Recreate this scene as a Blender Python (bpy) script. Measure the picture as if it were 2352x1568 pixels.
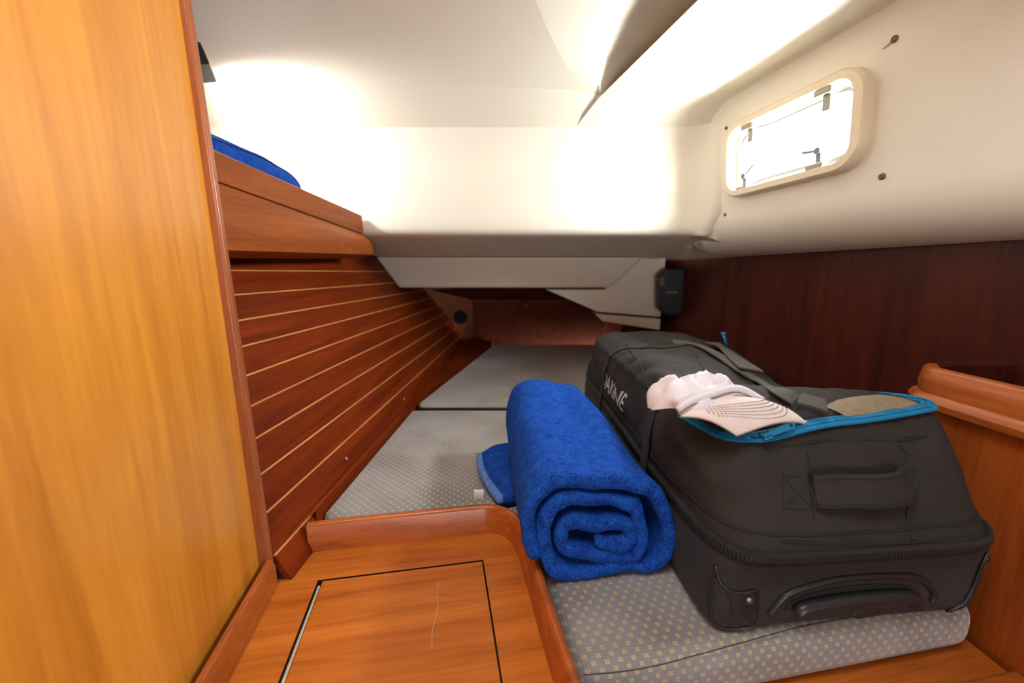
import bpy, bmesh, math, random
from mathutils import Vector, Matrix, noise
from mathutils.bvhtree import BVHTree

random.seed(4)
for o in list(bpy.data.objects):
    bpy.data.objects.remove(o, do_unlink=True)
SC = bpy.context.scene
COL = SC.collection

# ------------------------------------------------------------------ camera
H = 0.45            # eye height above the berth cushion (m); plan below is in these units
EYE = 1.05          # eye height above the cabin sole
FPX, PITCH = 900.0, math.radians(10.0)
cam_d = bpy.data.cameras.new('camera')
cam_d.sensor_width = 36.0
cam_d.lens = FPX / 2352 * 36.0
cam_d.clip_start = 0.02
cam_d.dof.use_dof = True
cam_d.dof.focus_distance = 0.68
cam_d.dof.aperture_fstop = 2.6
cam = bpy.data.objects.new('camera', cam_d)
COL.objects.link(cam)
cam.location = (0, 0, EYE)
cam.rotation_euler = (math.radians(90) - PITCH, 0, 0)
SC.camera = cam

# ------------------------------------------------------------------ exposure, sky, daylight openings, fill lights
SC.view_settings.view_transform = 'Standard'
SC.view_settings.look = 'None'
SC.view_settings.gamma = 1.0
SC.view_settings.use_curve_mapping = False
SC.view_settings.exposure = 1.55

world = bpy.data.worlds.new('overcast_sky')
SC.world = world
world.use_nodes = True
bg = world.node_tree.nodes['Background']
bg.inputs[0].default_value = (0.93, 0.97, 1.0, 1)
bg.inputs[1].default_value = 43.0


def V3(x, f, down):
    """plan units -> metres: x right, f forward of the eye, down below the eye"""
    return Vector((x * H, f * H, EYE - down * H))


def area(name, loc, target, sx, sy, power, color, portal=False):
    l = bpy.data.lights.new(name, 'AREA')
    l.shape = 'RECTANGLE'
    l.size, l.size_y = sx, sy
    l.energy = power
    l.color = color
    if portal:
        l.cycles.is_portal = True
    o = bpy.data.objects.new(name, l)
    COL.objects.link(o)
    o.location = loc
    d = (Vector(target) - Vector(loc)).normalized()
    o.rotation_euler = d.to_track_quat('-Z', 'Y').to_euler()
    return o


# daylight down the companionway behind the photographer, then added fill lights
area('companionway_daylight', (-0.12, -0.05, 1.96), (0.22, 0.5, 0.8), 0.50, 0.55, 3.8, (0.92, 0.96, 1.0))
area('saloon_fill', (0.25, -1.45, 0.80), (0.35, 0.6, 0.6), 1.0, 0.5, 6.0, (0.97, 0.98, 1.0))  # unseen low fill, added to lift the dark front faces
area('partition_fill', (0.70, -0.10, 1.45), (-0.40, 0.25, 1.25), 0.20, 0.20, 0.5, (1.0, 0.90, 0.76)).data.spread = math.radians(70)  # unseen warm fill, added to brighten the near partition

# ------------------------------------------------------------------ pixel rays (2352 x 1568 frame) onto real planes
CP, SP = math.cos(PITCH), math.sin(PITCH)
ORG = Vector((0, 0, EYE))


def ray(px, py):
    u, v = (px - 1176) / FPX, (py - 784) / FPX
    return Vector((u, CP - v * SP, -(SP + v * CP)))


def plane3(a, b, c):
    n = (b - a).cross(c - a).normalized()
    return (n, n.dot(a))


def hit(px, py, pl):
    d = ray(px, py)
    n, k = pl
    return ORG + d * ((k - n.dot(ORG)) / n.dot(d))


def level(down):
    return (Vector((0, 0, 1)), EYE - down * H)


def depth(f):
    return (Vector((0, 1, 0)), f * H)


# ------------------------------------------------------------------ scene helpers
OFF = {}


def tag(o, label=None, cat=None, group=None, kind=None):
    if label: o['label'] = label
    if cat: o['category'] = cat
    if group: o['group'] = group
    if kind: o['kind'] = kind
    return o


def thing(name, loc, label=None, cat=None, group=None, kind=None):
    o = bpy.data.objects.new(name, None)
    o.empty_display_size = 0.05
    COL.objects.link(o)
    o.location = loc
    OFF[o.name] = Vector(loc)
    return tag(o, label, cat, group, kind)


def mesh(name, verts, faces, mat, parent=None, smooth=False, origin=None, bevel=0, seg=3, fix=True):
    base = OFF[parent.name] if parent else (Vector(origin) if origin is not None else Vector((0, 0, 0)))
    me = bpy.data.meshes.new(name)
    me.from_pydata([tuple(Vector(v) - base) for v in verts], [], faces)
    if fix:
        bm = bmesh.new(); bm.from_mesh(me)
        bmesh.ops.recalc_face_normals(bm, faces=bm.faces)
        bm.to_mesh(me); bm.free()
    me.materials.append(mat)
    if smooth:
        me.shade_smooth()
    o = bpy.data.objects.new(name, me)
    COL.objects.link(o)
    if parent:
        o.parent = parent
    else:
        o.location = base
    OFF[o.name] = base
    if bevel:
        m = o.modifiers.new('bevel', 'BEVEL')
        m.width, m.segments, m.limit_method, m.angle_limit = bevel, seg, 'ANGLE', math.radians(35)
        m.harden_normals = False
        me.shade_smooth()
        e = o.modifiers.new('wn', 'WEIGHTED_NORMAL'); e.keep_sharp = True
    return o


def box8(c, ax, ay, az):
    """corner list of a box: centre and three half-axis vectors"""
    c, ax, ay, az = map(Vector, (c, ax, ay, az))
    vs = [c + ax * i + ay * j + az * k for k in (-1, 1) for j in (-1, 1) for i in (-1, 1)]
    fs = [(0, 2, 3, 1), (4, 5, 7, 6), (0, 1, 5, 4), (2, 6, 7, 3), (0, 4, 6, 2), (1, 3, 7, 5)]
    return vs, fs


def box(name, lo, hi, mat, parent=None, **k):
    lo, hi = Vector(lo), Vector(hi)
    d = (hi - lo) / 2
    vs, fs = box8((lo + hi) / 2, (d.x, 0, 0), (0, d.y, 0), (0, 0, d.z))
    return mesh(name, vs, fs, mat, parent, **k)


def prism(pts, ext):
    """polygon of 3D points pushed along the vector ext"""
    n = len(pts)
    vs = [Vector(p) for p in pts] + [Vector(p) + Vector(ext) for p in pts]
    fs = [tuple(range(n)), tuple(range(2 * n - 1, n - 1, -1))]
    fs += [(i, (i + 1) % n, n + (i + 1) % n, n + i) for i in range(n)]
    return vs, fs


def grid(rows, close_u=False):
    """rows of equal length -> verts, faces"""
    n, m = len(rows), len(rows[0])
    vs = [p for r in rows for p in r]
    fs = []
    for i in range(n - 1):
        for j in range(m if close_u else m - 1):
            k = (j + 1) % m
            fs.append((i * m + j, i * m + k, (i + 1) * m + k, (i + 1) * m + j))
    return vs, fs


def merge(*parts):
    vs, fs = [], []
    for v, f in parts:
        b = len(vs)
        vs += list(v)
        fs += [tuple(i + b for i in q) for q in f]
    return vs, fs


def sweep(path, prof, up=Vector((0, 0, 1)), closed=False, caps=True, ups=None):
    """prof: list of (side, up) offsets carried along path"""
    path = [Vector(p) for p in path]
    n = len(path)
    rows = []
    for i, p in enumerate(path):
        a = path[(i - 1) % n] if (closed or i > 0) else p
        b = path[(i + 1) % n] if (closed or i < n - 1) else p
        t = (b - a).normalized()
        u = ups[i] if ups else up
        s = t.cross(u)
        s = s.normalized() if s.length > 1e-6 else Vector((1, 0, 0))
        w = s.cross(t).normalized()
        rows.append([p + s * q[0] + w * q[1] for q in prof])
    if closed:
        rows.append(rows[0])
    vs, fs = grid(rows, True)
    if caps and not closed:
        m = len(prof)
        fs.append(tuple(range(m - 1, -1, -1)))
        fs.append(tuple(range((n - 1) * m, n * m)))
    return vs, fs


def circ(r, n=8, rx=None):
    return [((rx or r) * math.cos(2 * math.pi * i / n), r * math.sin(2 * math.pi * i / n)) for i in range(n)]


def tube(path, r, n=8, closed=False, up=Vector((0, 0, 1))):
    return sweep(path, circ(r, n), up, closed)


def spline(pts, n=8, closed=False):
    P = [Vector(p) for p in pts]
    m = len(P)
    out = []
    for i in range(m if closed else m - 1):
        g = (lambda k: P[k % m]) if closed else (lambda k: P[min(max(k, 0), m - 1)])
        a, b, c, d = g(i - 1), g(i), g(i + 1), g(i + 2)
        for s in range(n):
            t = s / n
            out.append(0.5 * (2 * b + (c - a) * t + (2 * a - 5 * b + 4 * c - d) * t * t + (3 * b - a - 3 * c + d) * t ** 3))
    if not closed:
        out.append(P[-1])
    return out


def disc(c, nrm, r, h, n=20, dome=0.0):
    """short round button standing on c along nrm"""
    nrm = Vector(nrm).normalized()
    a = nrm.orthogonal().normalized()
    b = nrm.cross(a)
    rows = []
    for rr, hh in ((r, 0), (r, h * .7), (r * .86, h), (r * .4, h + dome), (r * .02, h + dome)):
        rows.append([c + nrm * hh + (a * math.cos(2 * math.pi * i / n) + b * math.sin(2 * math.pi * i / n)) * rr for i in range(n)])
    return grid(rows, True)


def ring(c, nrm, r0, r1, h, n=20):
    nrm = Vector(nrm).normalized()
    a = nrm.orthogonal().normalized()
    b = nrm.cross(a)
    rows = []
    for rr, hh in ((r1, 0), (r1, h), (r0, h), (r0, 0)):
        rows.append([c + nrm * hh + (a * math.cos(2 * math.pi * i / n) + b * math.sin(2 * math.pi * i / n)) * rr for i in range(n)])
    return grid(rows, True)


# ------------------------------------------------------------------ materials
def srgb(r, g, b):
    f = lambda c: (c / 255 / 12.92) if c / 255 <= 0.04045 else ((c / 255 + 0.055) / 1.055) ** 2.4
    return (f(r), f(g), f(b), 1)


def new_mat(name):
    m = bpy.data.materials.new(name)
    m.use_nodes = True
    nt = m.node_tree
    return m, nt, nt.nodes['Principled BSDF']


def N(nt, t, **k):
    n = nt.nodes.new(t)
    for a, v in k.items():
        setattr(n, a, v)
    return n


def bumpy(nt, bs, src, strength, dist=0.002):
    b = N(nt, 'ShaderNodeBump')
    b.inputs['Strength'].default_value = strength
    b.inputs['Distance'].default_value = dist
    nt.links.new(src, b.inputs['Height'])
    nt.links.new(b.outputs[0], bs.inputs['Normal'])


def plain(name, col, rough=0.5, metal=0.0, noise_scale=None, amount=0.12, bump=0.0, coat=0.0, sheen=0.0, bdist=0.001, spec=None):
    m, nt, bs = new_mat(name)
    bs.inputs['Roughness'].default_value = rough
    bs.inputs['Metallic'].default_value = metal
    bs.inputs['Coat Weight'].default_value = coat
    if spec is not None:
        bs.inputs['Specular IOR Level'].default_value = spec
    if sheen:
        bs.inputs['Sheen Weight'].default_value = sheen; bs.inputs['Specular IOR Level'].default_value = spec
        bs.inputs['Sheen Roughness'].default_value = 0.4
        bs.inputs['Sheen Tint'].default_value = col
    if noise_scale:
        tc = N(nt, 'ShaderNodeTexCoord')
        nz = N(nt, 'ShaderNodeTexNoise')
        nz.inputs['Scale'].default_value = noise_scale
        nz.inputs['Detail'].default_value = 4
        nt.links.new(tc.outputs['Object'], nz.inputs['Vector'])
        r = N(nt, 'ShaderNodeValToRGB')
        r.color_ramp.elements[0].position, r.color_ramp.elements[1].position = 0.3, 0.7
        r.color_ramp.elements[0].color = tuple(c * (1 - amount) for c in col[:3]) + (1,)
        r.color_ramp.elements[1].color = tuple(min(1, c * (1 + amount)) for c in col[:3]) + (1,)
        nt.links.new(nz.outputs['Fac'], r.inputs['Fac'])
        nt.links.new(r.outputs[0], bs.inputs['Base Color'])
        if bump:
            bumpy(nt, bs, nz.outputs['Fac'], bump, bdist)
    else:
        bs.inputs['Base Color'].default_value = col
    return m


def wood(name, dark, light, axis, scale=1.0, rough=0.32, coat=0.35, stripe=1.0, rot=0.0, spec=0.3, ior=1.5):
    """varnished timber, grain along axis"""
    m, nt, bs = new_mat(name)
    tc = N(nt, 'ShaderNodeTexCoord')
    mp = N(nt, 'ShaderNodeMapping')
    s = {'X': (1.6, 26, 26), 'Y': (26, 1.6, 26), 'Z': (26, 26, 1.6)}[axis]
    mp.inputs['Scale'].default_value = [v * scale for v in s]
    if rot:
        mr = N(nt, 'ShaderNodeMapping')
        mr.inputs['Rotation'].default_value = (0, 0, rot)
        nt.links.new(tc.outputs['Object'], mr.inputs['Vector'])
        nt.links.new(mr.outputs[0], mp.inputs['Vector'])
    else:
        nt.links.new(tc.outputs['Object'], mp.inputs['Vector'])
    n1 = N(nt, 'ShaderNodeTexNoise')
    n1.inputs['Scale'].default_value = 1.0
    n1.inputs['Detail'].default_value = 5
    n1.inputs['Roughness'].default_value = 0.6
    n1.inputs['Distortion'].default_value = 0.5
    nt.links.new(mp.outputs[0], n1.inputs['Vector'])
    mp2 = N(nt, 'ShaderNodeMapping')
    mp2.inputs['Scale'].default_value = (6, 6, 6)
    nt.links.new(mp.outputs[0], mp2.inputs['Vector'])
    n2 = N(nt, 'ShaderNodeTexNoise')
    n2.inputs['Scale'].default_value = 1.6
    n2.inputs['Detail'].default_value = 3
    nt.links.new(mp2.outputs[0], n2.inputs['Vector'])
    mx = N(nt, 'ShaderNodeMath', operation='MULTIPLY_ADD')
    mx.inputs[1].default_value = 0.35
    nt.links.new(n2.outputs['Fac'], mx.inputs[0])
    nt.links.new(n1.outputs['Fac'], mx.inputs[2])
    r = N(nt, 'ShaderNodeValToRGB')
    e = r.color_ramp.elements
    e[0].position, e[1].position = 0.68 - 0.26 * stripe, 0.68 + 0.22 * stripe
    e[0].color, e[1].color = dark, light
    nt.links.new(mx.outputs[0], r.inputs['Fac'])
    nt.links.new(r.outputs[0], bs.inputs['Base Color'])
    bs.inputs['Roughness'].default_value = rough
    bs.inputs['Coat Weight'].default_value = coat * .3
    bs.inputs['Specular IOR Level'].default_value = spec
    bs.inputs['IOR'].default_value = ior
    bs.inputs['Coat Roughness'].default_value = 0.22
    bumpy(nt, bs, n2.outputs['Fac'], 0.12, 0.0006)
    return m


M = {}
M['honey'] = wood('wood_honey_veneer', srgb(166, 94, 22), srgb(220, 150, 52), 'Z', 0.8, 0.36, 2.0, 1.3)
M['red_y'] = wood('wood_mahogany_planks', srgb(84, 28, 7), srgb(128, 48, 13), 'Y', 1.3, 0.48, 0.0, spec=0.3, ior=1.18)
M['red_x'] = wood('wood_mahogany_counter', srgb(150, 74, 20), srgb(206, 118, 44), 'X', 1.0, 0.34, 0.1, 1.0, math.radians(-10), 0.3, 1.3)
M['rail_x'] = wood('wood_mahogany_rail', srgb(138, 62, 20), srgb(190, 104, 44), 'X', 1.1, 0.28, 0.5)
M['shelf_y'] = wood('wood_shelf_rail', srgb(112, 52, 18), srgb(156, 84, 34), 'Y', 0.9, 0.42, 0.0, spec=0.3, ior=1.25)
M['trim_z'] = wood('wood_edge_trim', srgb(122, 62, 34), srgb(168, 96, 56), 'Z', 1.2, 0.3, 0.4)
M['base_y'] = wood('wood_base_board', srgb(130, 60, 22), srgb(182, 100, 44), 'Y', 1.2, 0.32, 0.35)
M['dark_z'] = wood('wood_dark_mahogany', srgb(46, 15, 11), srgb(88, 33, 22), 'Z', 0.9, 0.4, 0.2)
M['access'] = wood('wood_access_panel', srgb(84, 40, 27), srgb(128, 70, 48), 'Z', 1.0, 0.45, 0.1)
M['bulk_z'] = wood('wood_aft_bulkhead', srgb(150, 96, 64), srgb(186, 128, 90), 'Z', 1.0, 0.45, 0.1)
M['locker_z'] = wood('wood_locker_side', srgb(130, 56, 18), srgb(190, 96, 38), 'Z', 1.0, 0.34, 0.3)
M['locker_y'] = wood('wood_locker_rail', srgb(140, 66, 26), srgb(196, 110, 54), 'Y', 1.0, 0.26, 0.5)
M['maple'] = wood('pale_inlay_strip', srgb(168, 106, 52), srgb(202, 142, 78), 'Y', 2.0, 0.4, 0.2)
M['plug'] = plain('wood_plug', srgb(190, 104, 76), 0.35, 0, 60, 0.1)
M['liner'] = plain('vinyl_headlining', srgb(228, 220, 202), 0.6, 0, 420, 0.02, 0.15, bdist=0.0006)
M['gel'] = plain('cream_gelcoat', srgb(232, 225, 208), 0.42, 0, 380, 0.02, 0.08, bdist=0.0005)
M['frame'] = plain('cream_port_frame', srgb(232, 216, 186), 0.38, 0, 300, 0.01)
M['alu'] = plain('brushed_aluminium', srgb(176, 180, 184), 0.35, 0.9, 300, 0.05)
M['steel'] = plain('dull_steel', srgb(150, 146, 132), 0.4, 0.9, 200, 0.1)
M['latch'] = plain('grey_latch_plastic', srgb(120, 126, 134), 0.4, 0.2, 200, 0.05)
M['brass'] = plain('brass_pin', srgb(200, 170, 60), 0.4, 0.8, 200, 0.1)
M['bolt'] = plain('bronze_stud', srgb(120, 110, 84), 0.45, 0.7, 300, 0.2)
M['black'] = plain('black_plastic', srgb(24, 25, 27), 0.45, 0, 400, 0.1, 0.1)
M['vent'] = plain('black_vent_plastic', srgb(22, 26, 28), 0.8, 0, 300, 0.1)
M['grey_tag'] = plain('grey_print', srgb(110, 96, 92), 0.6, 0, 100, 0.1)
M['shadow_gap'] = plain('dark_rebate', srgb(36, 18, 10), 0.8, 0, 100, 0.1)
M['floor'] = wood('cabin_sole_teak', srgb(90, 48, 24), srgb(140, 84, 44), 'Y', 0.8)
M['hinge'] = plain('worn_hinge_strip', srgb(206, 196, 172), 0.4, 0.5, 60, 0.15)


def glass_mat():
    m, nt, bs = new_mat('port_acrylic')
    nt.nodes.remove(bs)
    t = N(nt, 'ShaderNodeBsdfTransparent'); t.inputs[0].default_value = (0.96, 0.97, 0.97, 1)
    g = N(nt, 'ShaderNodeBsdfGlossy'); g.inputs['Roughness'].default_value = 0.05
    mx = N(nt, 'ShaderNodeMixShader')
    mx.inputs[0].default_value = 0.05
    nt.links.new(t.outputs[0], mx.inputs[1]); nt.links.new(g.outputs[0], mx.inputs[2])
    nt.links.new(mx.outputs[0], nt.nodes['Material Output'].inputs[0])
    return m


M['glass'] = glass_mat()


def weave_bump(nt, bs, tc, scale, strength, extra=None):
    w1 = N(nt, 'ShaderNodeTexWave'); w1.bands_direction = 'X'
    w2 = N(nt, 'ShaderNodeTexWave'); w2.bands_direction = 'Y'
    for w in (w1, w2):
        w.inputs['Scale'].default_value = scale
        w.inputs['Distortion'].default_value = 0.6
        nt.links.new(tc.outputs['Object'], w.inputs['Vector'])
    ad = N(nt, 'ShaderNodeMath', operation='ADD')
    nt.links.new(w1.outputs['Fac'], ad.inputs[0]); nt.links.new(w2.outputs['Fac'], ad.inputs[1])
    bumpy(nt, bs, ad.outputs[0], strength, 0.0006)
    return ad


def cushion_mat():
    """taupe weave with a staggered print of four-petal flowers; v runs over the front edge (y + z)"""
    m, nt, bs = new_mat('upholstery_flower_weave')
    tc = N(nt, 'ShaderNodeTexCoord')
    mr = N(nt, 'ShaderNodeMapping'); mr.inputs['Rotation'].default_value = (0, 0, math.radians(-9))
    nt.links.new(tc.outputs['Object'], mr.inputs['Vector'])
    sp = N(nt, 'ShaderNodeSeparateXYZ'); nt.links.new(mr.outputs[0], sp.inputs[0])

    def mth(op, a, b=None, c=None):
        n = N(nt, 'ShaderNodeMath', operation=op)
        for i, v in enumerate((a, b, c)):
            if v is None: continue
            if isinstance(v, (int, float)): n.inputs[i].default_value = v
            else: nt.links.new(v, n.inputs[i])
        return n.outputs[0]
    PU, PV = 0.0166, 0.0094
    u = mth('DIVIDE', sp.outputs[0], PU)
    v = mth('DIVIDE', mth('ADD', sp.outputs[1], sp.outputs[2]), PV)
    row = mth('FLOOR', v)
    u2 = mth('ADD', u, mth('MULTIPLY', mth('FLOORED_MODULO', row, 2.0), 0.5))
    a = mth('ABSOLUTE', mth('MULTIPLY', mth('SUBTRACT', mth('FRACT', u2), 0.5), PU))
    b = mth('ABSOLUTE', mth('MULTIPLY', mth('SUBTRACT', mth('FRACT', v), 0.5), PV))
    da = mth('SUBTRACT', a, 0.00150)
    db = mth('SUBTRACT', b, 0.00150)
    dist = mth('SQRT', mth('ADD', mth('MULTIPLY', da, da), mth('MULTIPLY', db, db)))
    fac = mth('LESS_THAN', dist, 0.00118)
    nz = N(nt, 'ShaderNodeTexNoise'); nz.inputs['Scale'].default_value = 9; nz.inputs['Detail'].default_value = 8
    nt.links.new(tc.outputs['Object'], nz.inputs['Vector'])
    r = N(nt, 'ShaderNodeValToRGB')
    r.color_ramp.elements[0].color = srgb(128, 125, 124); r.color_ramp.elements[1].color = srgb(152, 149, 148)
    r.color_ramp.elements[0].position, r.color_ramp.elements[1].position = 0.35, 0.65
    nt.links.new(nz.outputs['Fac'], r.inputs[0])
    mx = N(nt, 'ShaderNodeMixRGB'); mx.inputs[2].default_value = srgb(222, 190, 128)
    nt.links.new(mth('MULTIPLY', fac, 0.85), mx.inputs[0]); nt.links.new(r.outputs[0], mx.inputs[1])
    nt.links.new(mx.outputs[0], bs.inputs['Base Color'])
    bs.inputs['Roughness'].default_value = 0.75
    bs.inputs['Sheen Weight'].default_value = 0.7
    bs.inputs['Sheen Roughness'].default_value = 0.35
    bs.inputs['Sheen Tint'].default_value = (.86, .92, 1, 1)
    weave_bump(nt, bs, tc, 240, 0.25)
    return m


M['cushion'] = cushion_mat()
M['seam'] = plain('dark_seam_thread', srgb(52, 48, 44), 0.9, 0, 300, 0.1)


def fabric(name, col, amount=0.12, scale=30, weave=220, wstr=0.3, rough=0.8, sheen=0.0, spec=0.25):
    m, nt, bs = new_mat(name)
    tc = N(nt, 'ShaderNodeTexCoord')
    nz = N(nt, 'ShaderNodeTexNoise'); nz.inputs['Scale'].default_value = scale; nz.inputs['Detail'].default_value = 8
    nz.inputs['Roughness'].default_value = 0.7
    nt.links.new(tc.outputs['Object'], nz.inputs['Vector'])
    r = N(nt, 'ShaderNodeValToRGB')
    r.color_ramp.elements[0].position, r.color_ramp.elements[1].position = 0.3, 0.7
    r.color_ramp.elements[0].color = tuple(c * (1 - amount) for c in col[:3]) + (1,)
    r.color_ramp.elements[1].color = tuple(min(1, c * (1 + amount)) for c in col[:3]) + (1,)
    nt.links.new(nz.outputs['Fac'], r.inputs[0])
    nt.links.new(r.outputs[0], bs.inputs['Base Color'])
    bs.inputs['Roughness'].default_value = rough
    bs.inputs['Sheen Weight'].default_value = sheen; bs.inputs['Specular IOR Level'].default_value = spec
    weave_bump(nt, bs, tc, weave, wstr)
    return m


M['bag'] = fabric('charcoal_canvas', srgb(47, 43, 40), 0.14, 24, 220, 0.12)
M['bag_low'] = fabric('black_ballistic_nylon', srgb(50, 48, 46), 0.12, 40, 150, 0.5, 0.6, 0.05)
M['strap'] = fabric('black_webbing', srgb(34, 33, 32), 0.12, 60, 260, 0.6, 0.6, 0.05)
M['handle'] = fabric('charcoal_webbing', srgb(80, 76, 68), 0.1, 60, 300, 0.6, 0.7, 0.1)
M['lining'] = fabric('tan_lining', srgb(136, 122, 98), 0.2, 90, 200, 0.3)
M['zip_blue'] = fabric('blue_zip_tape', srgb(28, 136, 186), 0.1, 60, 420, 0.5, 0.5, 0.0)
M['pull_blue'] = plain('blue_zip_metal', srgb(30, 120, 165), 0.35, 0.3, 100, 0.05)
M['zip_black'] = plain('black_zip_coil', srgb(46, 45, 44), 0.4, 0, 200, 0.1)
M['thread'] = plain('bag_thread', srgb(34, 32, 30), 0.9, 0, 200, 0.1)
M['hard'] = plain('black_moulded_plastic', srgb(40, 40, 41), 0.38, 0, 500, 0.08, 0.15)
M['print'] = plain('silver_print', srgb(178, 172, 164), 0.6, 0, 100, 0.08)
M['cap'] = fabric('washed_white_twill', srgb(226, 220, 224), 0.06, 40, 300, 0.25)
M['bill'] = fabric('pale_peach_twill', srgb(232, 217, 208), 0.05, 40, 300, 0.25)
M['stitch'] = plain('brown_stitch', srgb(120, 98, 94), 0.9, 0, 200, 0.1)


def fleece(name, col, lite):
    m, nt, bs = new_mat(name)
    tc = N(nt, 'ShaderNodeTexCoord')
    v = N(nt, 'ShaderNodeTexNoise'); v.inputs['Scale'].default_value = 330; v.inputs['Detail'].default_value = 3
    v.inputs['Distortion'].default_value = 0.8
    big = N(nt, 'ShaderNodeTexNoise'); big.inputs['Scale'].default_value = 60; big.inputs['Detail'].default_value = 4
    for n in (v, big):
        nt.links.new(tc.outputs['Object'], n.inputs['Vector'])
    ad = N(nt, 'ShaderNodeMath', operation='MULTIPLY_ADD'); ad.inputs[1].default_value = 0.5
    nt.links.new(big.outputs['Fac'], ad.inputs[0]); nt.links.new(v.outputs['Fac'], ad.inputs[2])
    r = N(nt, 'ShaderNodeValToRGB')
    r.color_ramp.elements[0].position, r.color_ramp.elements[1].position = 0.55, 0.95
    r.color_ramp.elements[0].color, r.color_ramp.elements[1].color = col, lite
    nt.links.new(ad.outputs[0], r.inputs[0])
    nt.links.new(r.outputs[0], bs.inputs['Base Color'])
    bs.inputs['Roughness'].default_value = 0.95
    bs.inputs['Sheen Weight'].default_value = 0.35
    bs.inputs['Sheen Tint'].default_value = lite
    bs.inputs['Specular IOR Level'].default_value = 0.1
    bumpy(nt, bs, ad.outputs[0], 0.9, 0.003)
    return m


M['blue'] = fleece('blue_fleece', srgb(10, 42, 116), srgb(34, 90, 186))
M['hem'] = fleece('light_blue_hem', srgb(60, 104, 176), srgb(120, 158, 216))
M['tag_white'] = plain('white_care_label', srgb(220, 214, 206), 0.8, 0, 100, 0.04)

# ------------------------------------------------------------------ structure: floor and headlining
UP = Vector((0, 0, 1))
fl = box('floor', (-1.6, -1.9, -0.03), (1.3, 3.0, 0.0), M['floor']); tag(fl, 'teak cabin sole under the berth', kind='structure')


def liner_mesh():
    xs = [-3.6, -2.4, -1.6, -1.0, -.5, 0, .448, .8, 1.1, 1.22, 1.30, 1.345, 1.375, 1.40, 1.52]
    fo = {1.22: -.005, 1.30: -.03, 1.345: -.07, 1.375: -.13, 1.40: -.20, 1.52: -.24}
    prof = [(4.5, .120), (3.78, .150), (3.08, .258), (3.02, .268), (2.995, .285), (2.985, .32), (2.99, .40), (3.0, .6), (3.01, .80), (3.0, .92), (2.96, 1.0)]
    n_, k_ = plane3(V3(1.36, 2.82, -1.08), V3(1.585, 1.684, -1.08), V3(1.42, 2.82, -.35))
    rows = []
    for f, u in prof:
        row = [V3(x, f + fo.get(x, 0), -u) for x in xs[:-2]]
        for ff in (2.80, 2.74):
            q = V3(0, f - 3.0 + ff, -u)
            q.x = (k_ - n_.y * q.y - n_.z * q.z) / n_.x + (-.002 if ff == 2.80 else .006)
            row.append(q if u > .33 else V3(1.42 if ff == 2.80 else 1.50, f - .13, -u))
        rows.append(row)
    a = grid(rows)
    # band up to the crease, then the flat overhead
    xl = [-3.6, -2.4, -1.6, -1.0, -.5, 0, .3, .448]
    kx = [-3.6, -2.4, -1.6, -1.0, -.5, 0, .33, .562]
    kf = [2.42, 2.47, 2.52, 2.56, 2.60, 2.65, 2.675, 2.72]
    L = [V3(x, 2.96, -1.0) for x in xl]
    Bm = [V3((p + q) / 2, (2.96 + f) / 2 + .03, -1.062) for p, q, f in zip(xl, kx, kf)]
    K = [V3(x, f, -1.12) for x, f in zip(kx, kf)]
    K2 = [V3(x, f - .05, -1.123) for x, f in zip(kx, kf)]
    b = grid([L, Bm, K])
    ridge_f = [2.72, 2.60, 2.385, 2.1, 1.86, 1.5, 1.2, .92]
    ridge_x = [.562, .44, .297, .18, .098, .02, -.04, -.09]
    A = []
    for i in range(8):
        t = i / 7
        left = V3(-3.6, 2.42 + (.92 - 2.42) * t, -1.12)
        right = V3(ridge_x[i], ridge_f[i], -1.12)
        A.append([left.lerp(right, s) if i else K[j] for j, s in enumerate((0, .2, .4, .6, .75, .86, .95, 1.0))])
    c = grid(A)
    # facet rising from the ridge and running on above the side panel
    e1 = [V3(.562 + .225 * s, 2.72 - s, -1.10) for s in (0, .12, .35, .65, .9, 1.2, 1.5, 1.8)]
    vr = [V3(x, f, -1.12) for x, f in zip(ridge_x, ridge_f)]
    lift = [0, .10, .16, .20, .22, .24, .24, .24]
    sh = [0, .10, .17, .22, .24, .26, .26, .26]
    ve = [p + Vector((sh[i] * H, 0, lift[i] * H)) for i, p in enumerate(e1)]
    vm1 = [vr[i].lerp(ve[i], .33) - Vector((0, 0, .012 * (i > 0))) for i in range(8)]
    vm2 = [vr[i].lerp(ve[i], .7) - Vector((0, 0, .006 * (i > 0))) for i in range(8)]
    d = grid([vr, vm1, vm2, ve])
    # side panel over the port
    far = [V3(.448, 2.96, -1.0), V3(.7, 2.96, -1.0), V3(1.0, 2.96, -1.0), V3(1.22, 2.955, -1.0), V3(1.30, 2.93, -1.0), V3(1.45, 2.80, -1.0)]
    mid = [V3(.50, 2.86, -1.05), V3(.75, 2.87, -1.055), V3(1.02, 2.86, -1.06), V3(1.2, 2.84, -1.065), V3(1.29, 2.81, -1.07), V3(1.45, 2.76, -1.07)]
    rows = [far, mid]
    for i, p in enumerate(e1):
        q = V3(1.42 + .198 * (2.72 - p.y / H), p.y / H, -1.085)
        rows.append([p.lerp(q, s) + Vector((0, 0, -.006 * math.sin(math.pi * s))) for s in (0, .2, .45, .7, .86, 1.0)])
    e = grid(rows)
    lip = grid([e1, [p + Vector((.012, 0, .012)) * (i > 0) for i, p in enumerate(e1)], [p + Vector((.11, 0, .03)) * min(1, i / 3) for i, p in enumerate(e1)]])
    lip = merge(lip, grid([[p + Vector((.11, 0, .03)) * min(1, i / 3) for i, p in enumerate(e1)], ve]))
    return a, b, c, d, e, lip


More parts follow.
